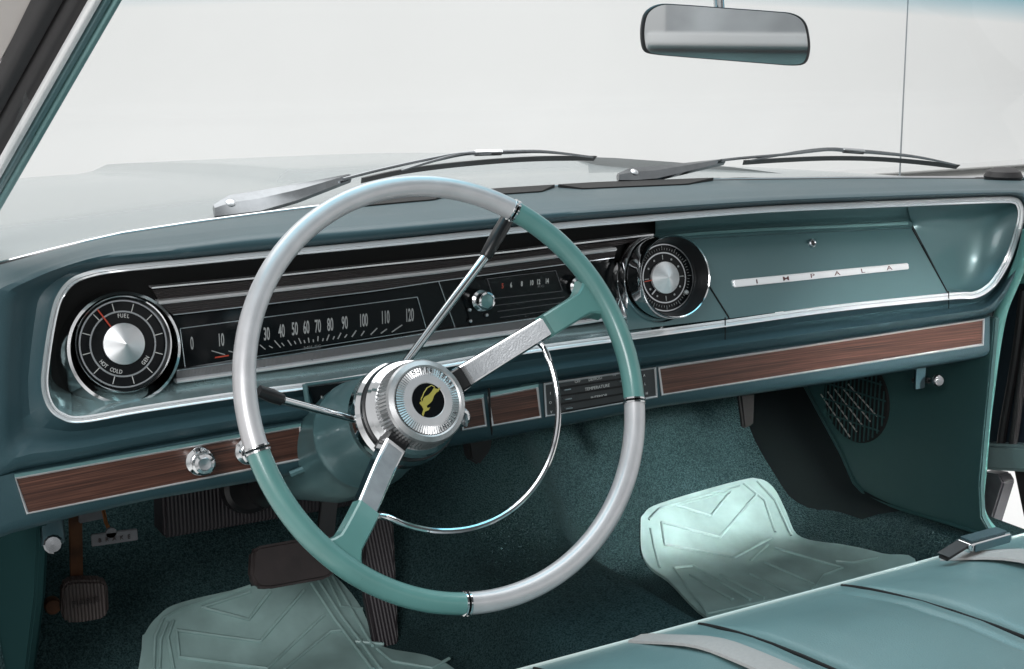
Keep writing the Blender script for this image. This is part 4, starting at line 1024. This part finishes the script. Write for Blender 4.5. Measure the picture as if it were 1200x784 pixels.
def wiper(label, arm, thin, blade, arch):
    t = thing('wiper', label, 'wiper', P(*arm[0][0], .20), 'windshield wipers')
    p0_ = P(560,224,.235); n_ = Vector((0,-.62,.78))
    Q = lambda x, y, l=0: PP(x, y, p0_+n_*(l+.012), n_) if x < 700 else PP(x, y, P(900,209,.225)+n_*(l+.012), n_)
    bm = NB(); n = len(arm[0]); T = [Q(*a) for a in arm[0]]; B = [Q(*a) for a in arm[1]]
    mid_ = [(a_+b_)/2+n_*.004 for a_,b_ in zip(T,B)]
    vs = grid(bm, [[p-n_*.006 for p in T],T,mid_,B,[p-n_*.006 for p in B]]); bm.faces.new([r[0] for r in vs]); bm.faces.new([r[-1] for r in vs]); finish('wiper_arm', bm, 'darkchrome', t, smooth=25)
    bm = NB(); c = (T[1]+B[1])/2; lathe(bm, c, n_, [(.0065,0),(.006,.004),(.0035,.0055),(.0001,.0056)], 24, caps=False); finish('wiper_pivot', bm, 'satin', t)
    bm = NB(); tube(bm, cat([tuple(Q(*a,.006)) for a in thin],4), .0022, 8); finish('wiper_rod', bm, 'darkchrome', t)
    bm = NB(); pts = cat([tuple(Q(*a,-.004)) for a in blade],6)
    rows = [[p-n_*.006 for p in pts],[p+n_*.004+Vector((0,.004,.0)) for p in pts],[p+n_*.004-Vector((0,.004,.0)) for p in pts],[p-n_*.006-Vector((0,.001,0)) for p in pts]]
    vs = grid(bm, rows); bm.faces.new([r[0] for r in vs]); bm.faces.new([r[-1] for r in vs]); bl = finish('wiper_blade', bm, 'rubber', t)
    bm = NB(); k = len(arch)
    A = cat([tuple(Q(*a,.005)) for a in arch],6); m_ = len(A); tube(bm, A, [.0012+.0022*math.sin(math.pi*i/(m_-1)) for i in range(m_)], 8); finish('blade_bridge', bm, 'darkchrome', bl)
    bm = NB(); c = A[m_//2 if k != 5 else m_//2]; d_ = (A[m_//2+1]-A[m_//2-1]).normalized()
    beam(bm, c-d_*.022, c+d_*.022, n_.cross(d_)*.003, n_*.004, .001); finish('blade_clip', bm, 'chrome', bl)
wiper('left wiper, chrome arm and blade lying behind the wheel top',
  ([(250,240),(268,229),(300,224),(350,215),(408,204)],[(252,253),(272,251),(305,247),(350,234),(412,210)]),
  [(402,210),(445,199),(500,187),(540,180),(575,180)],
  [(424,211),(470,201),(530,193),(600,187),(650,185),(697,185)],
  [(470,200),(510,188),(545,180),(572,179),(600,178),(640,178),(695,184)])
wiper('right wiper, chrome arm and blade lying beyond the glove box',
  ([(724,203),(740,196),(765,195),(800,191),(848,186)],[(725,211),(745,211),(770,209),(800,202),(850,190)]),
  [(845,188),(872,185),(920,181),(965,176),(985,175)],
  [(872,190),(920,187),(975,185),(1030,186),(1080,190),(1122,195)],
  [(880,188),(930,179),(970,175),(1000,177),(1030,179),(1075,184),(1120,193)])
# radio antenna on the right fender
bm = NB(); a_ = PX(1054,212,.80); b_ = PX(1065,-20,.80); tube(bm, [a_, b_+(b_-a_)*.3], [.0016,.0010], 8); an = thing('antenna', 'thin upright radio antenna on the right front fender', 'antenna', a_); finish('mast', bm, 'satin', an)
bm = NB(); lathe(bm, a_-Vector((0,0,.03)), Vector((0,0,1)), [(.007,0),(.006,.02),(.003,.035)], 16); finish('antenna_base', bm, 'chrome', an)
# round door mirror seen past the end of the dash
bm = NB(); c = PX(1176,202,.80); t = thing('door_mirror', 'small dark rounded door mirror just above the right end of dash', 'mirror', c)
bm = NB(); lathe(bm, c+Vector((0,0,-.012)), Vector((0,0,1)), [(.028,0),(.030,.006),(.026,.014),(.016,.019),(.0001,.021)], 32); finish('mirror_shell', bm, 'rubber', t)
bm = NB(); tube(bm, [c+Vector((.02,0,-.004)), c+Vector((.05,-.01,-.012))], .004, 8); finish('mirror_arm', bm, 'chrome', t)

# ================================================================== ROOF (out of view, blocks overhead light) AND REAR (seen in reflections)
bm = NB(); slab(bm, [Vector((-.58,.80,1.36)),Vector((.58,.80,1.36)),Vector((.58,-.55,1.36)),Vector((-.58,-.55,1.36))], Vector((0,0,.03)), .005)  # unseen slab added against overhead light, cut short to pass the rear lamp
tag(finish('light_blocking_headliner', bm, 'roof'), 'grey cloth headliner above the seats, out of view, added to block overhead light', 'headliner')

t = thing('rear_bench', 'pale teal rear seat back with dark piping, seen only in the mirror', 'seat', (0,-.95,.4))
bm = NB(); slab(bm, [Vector((-.62,-.9,.45)),Vector((.62,-.9,.45)),Vector((.62,-.9,1.078)),Vector((-.62,-.9,1.078))], Vector((0,-.12,0)), .012, 3); finish('backrest', bm, 'seat', t)
bm = NB(); tube(bm, [Vector((-.62,-.893,1.052)),Vector((.62,-.893,1.052))], .005, 8); finish('backrest_piping', bm, 'rubber', t)
bm = NB(); slab(bm, [Vector((-.62,-.885,1.066)),Vector((.62,-.885,1.066)),Vector((.62,-.885,1.10)),Vector((-.62,-.885,1.10))], Vector((0,-.12,0)), .006, 3); finish('backrest_top', bm, 'piping_white', t)
bm = NB(); slab(bm, [Vector((-.66,-1.25,1.02)),Vector((.66,-1.25,1.02)),Vector((.66,-1.25,1.30)),Vector((-.66,-1.25,1.30))], Vector((0,-.03,0)), .004)
tag(finish('rear_bulkhead', bm, 'bulk'), 'dark grey panel behind the rear seat, seen only in the mirror', 'panel')
t = thing('driver_side_panel', 'dark teal side panel of the driver footwell at the lower left edge', 'panel', (-.71,1.5,.3))
bm = NB(); slab(bm, [PX(x,y,-.712) for x,y in ((44,612),(40,700),(28,800),(-60,800),(-60,612))], Vector((.012,0,0)), .003); finish('panel_board', bm, 'darkteal', t)
bm = NB(); slab(bm, [Vector((-.73,-.1,.1)),Vector((-.73,1.18,.1)),Vector((-.73,1.18,.40)),Vector((-.73,-.1,.44))], Vector((-.02,0,0)), .002); finish('light_blocking_sill', bm, 'darkteal', t)  # out of frame, added to block side light into the footwell
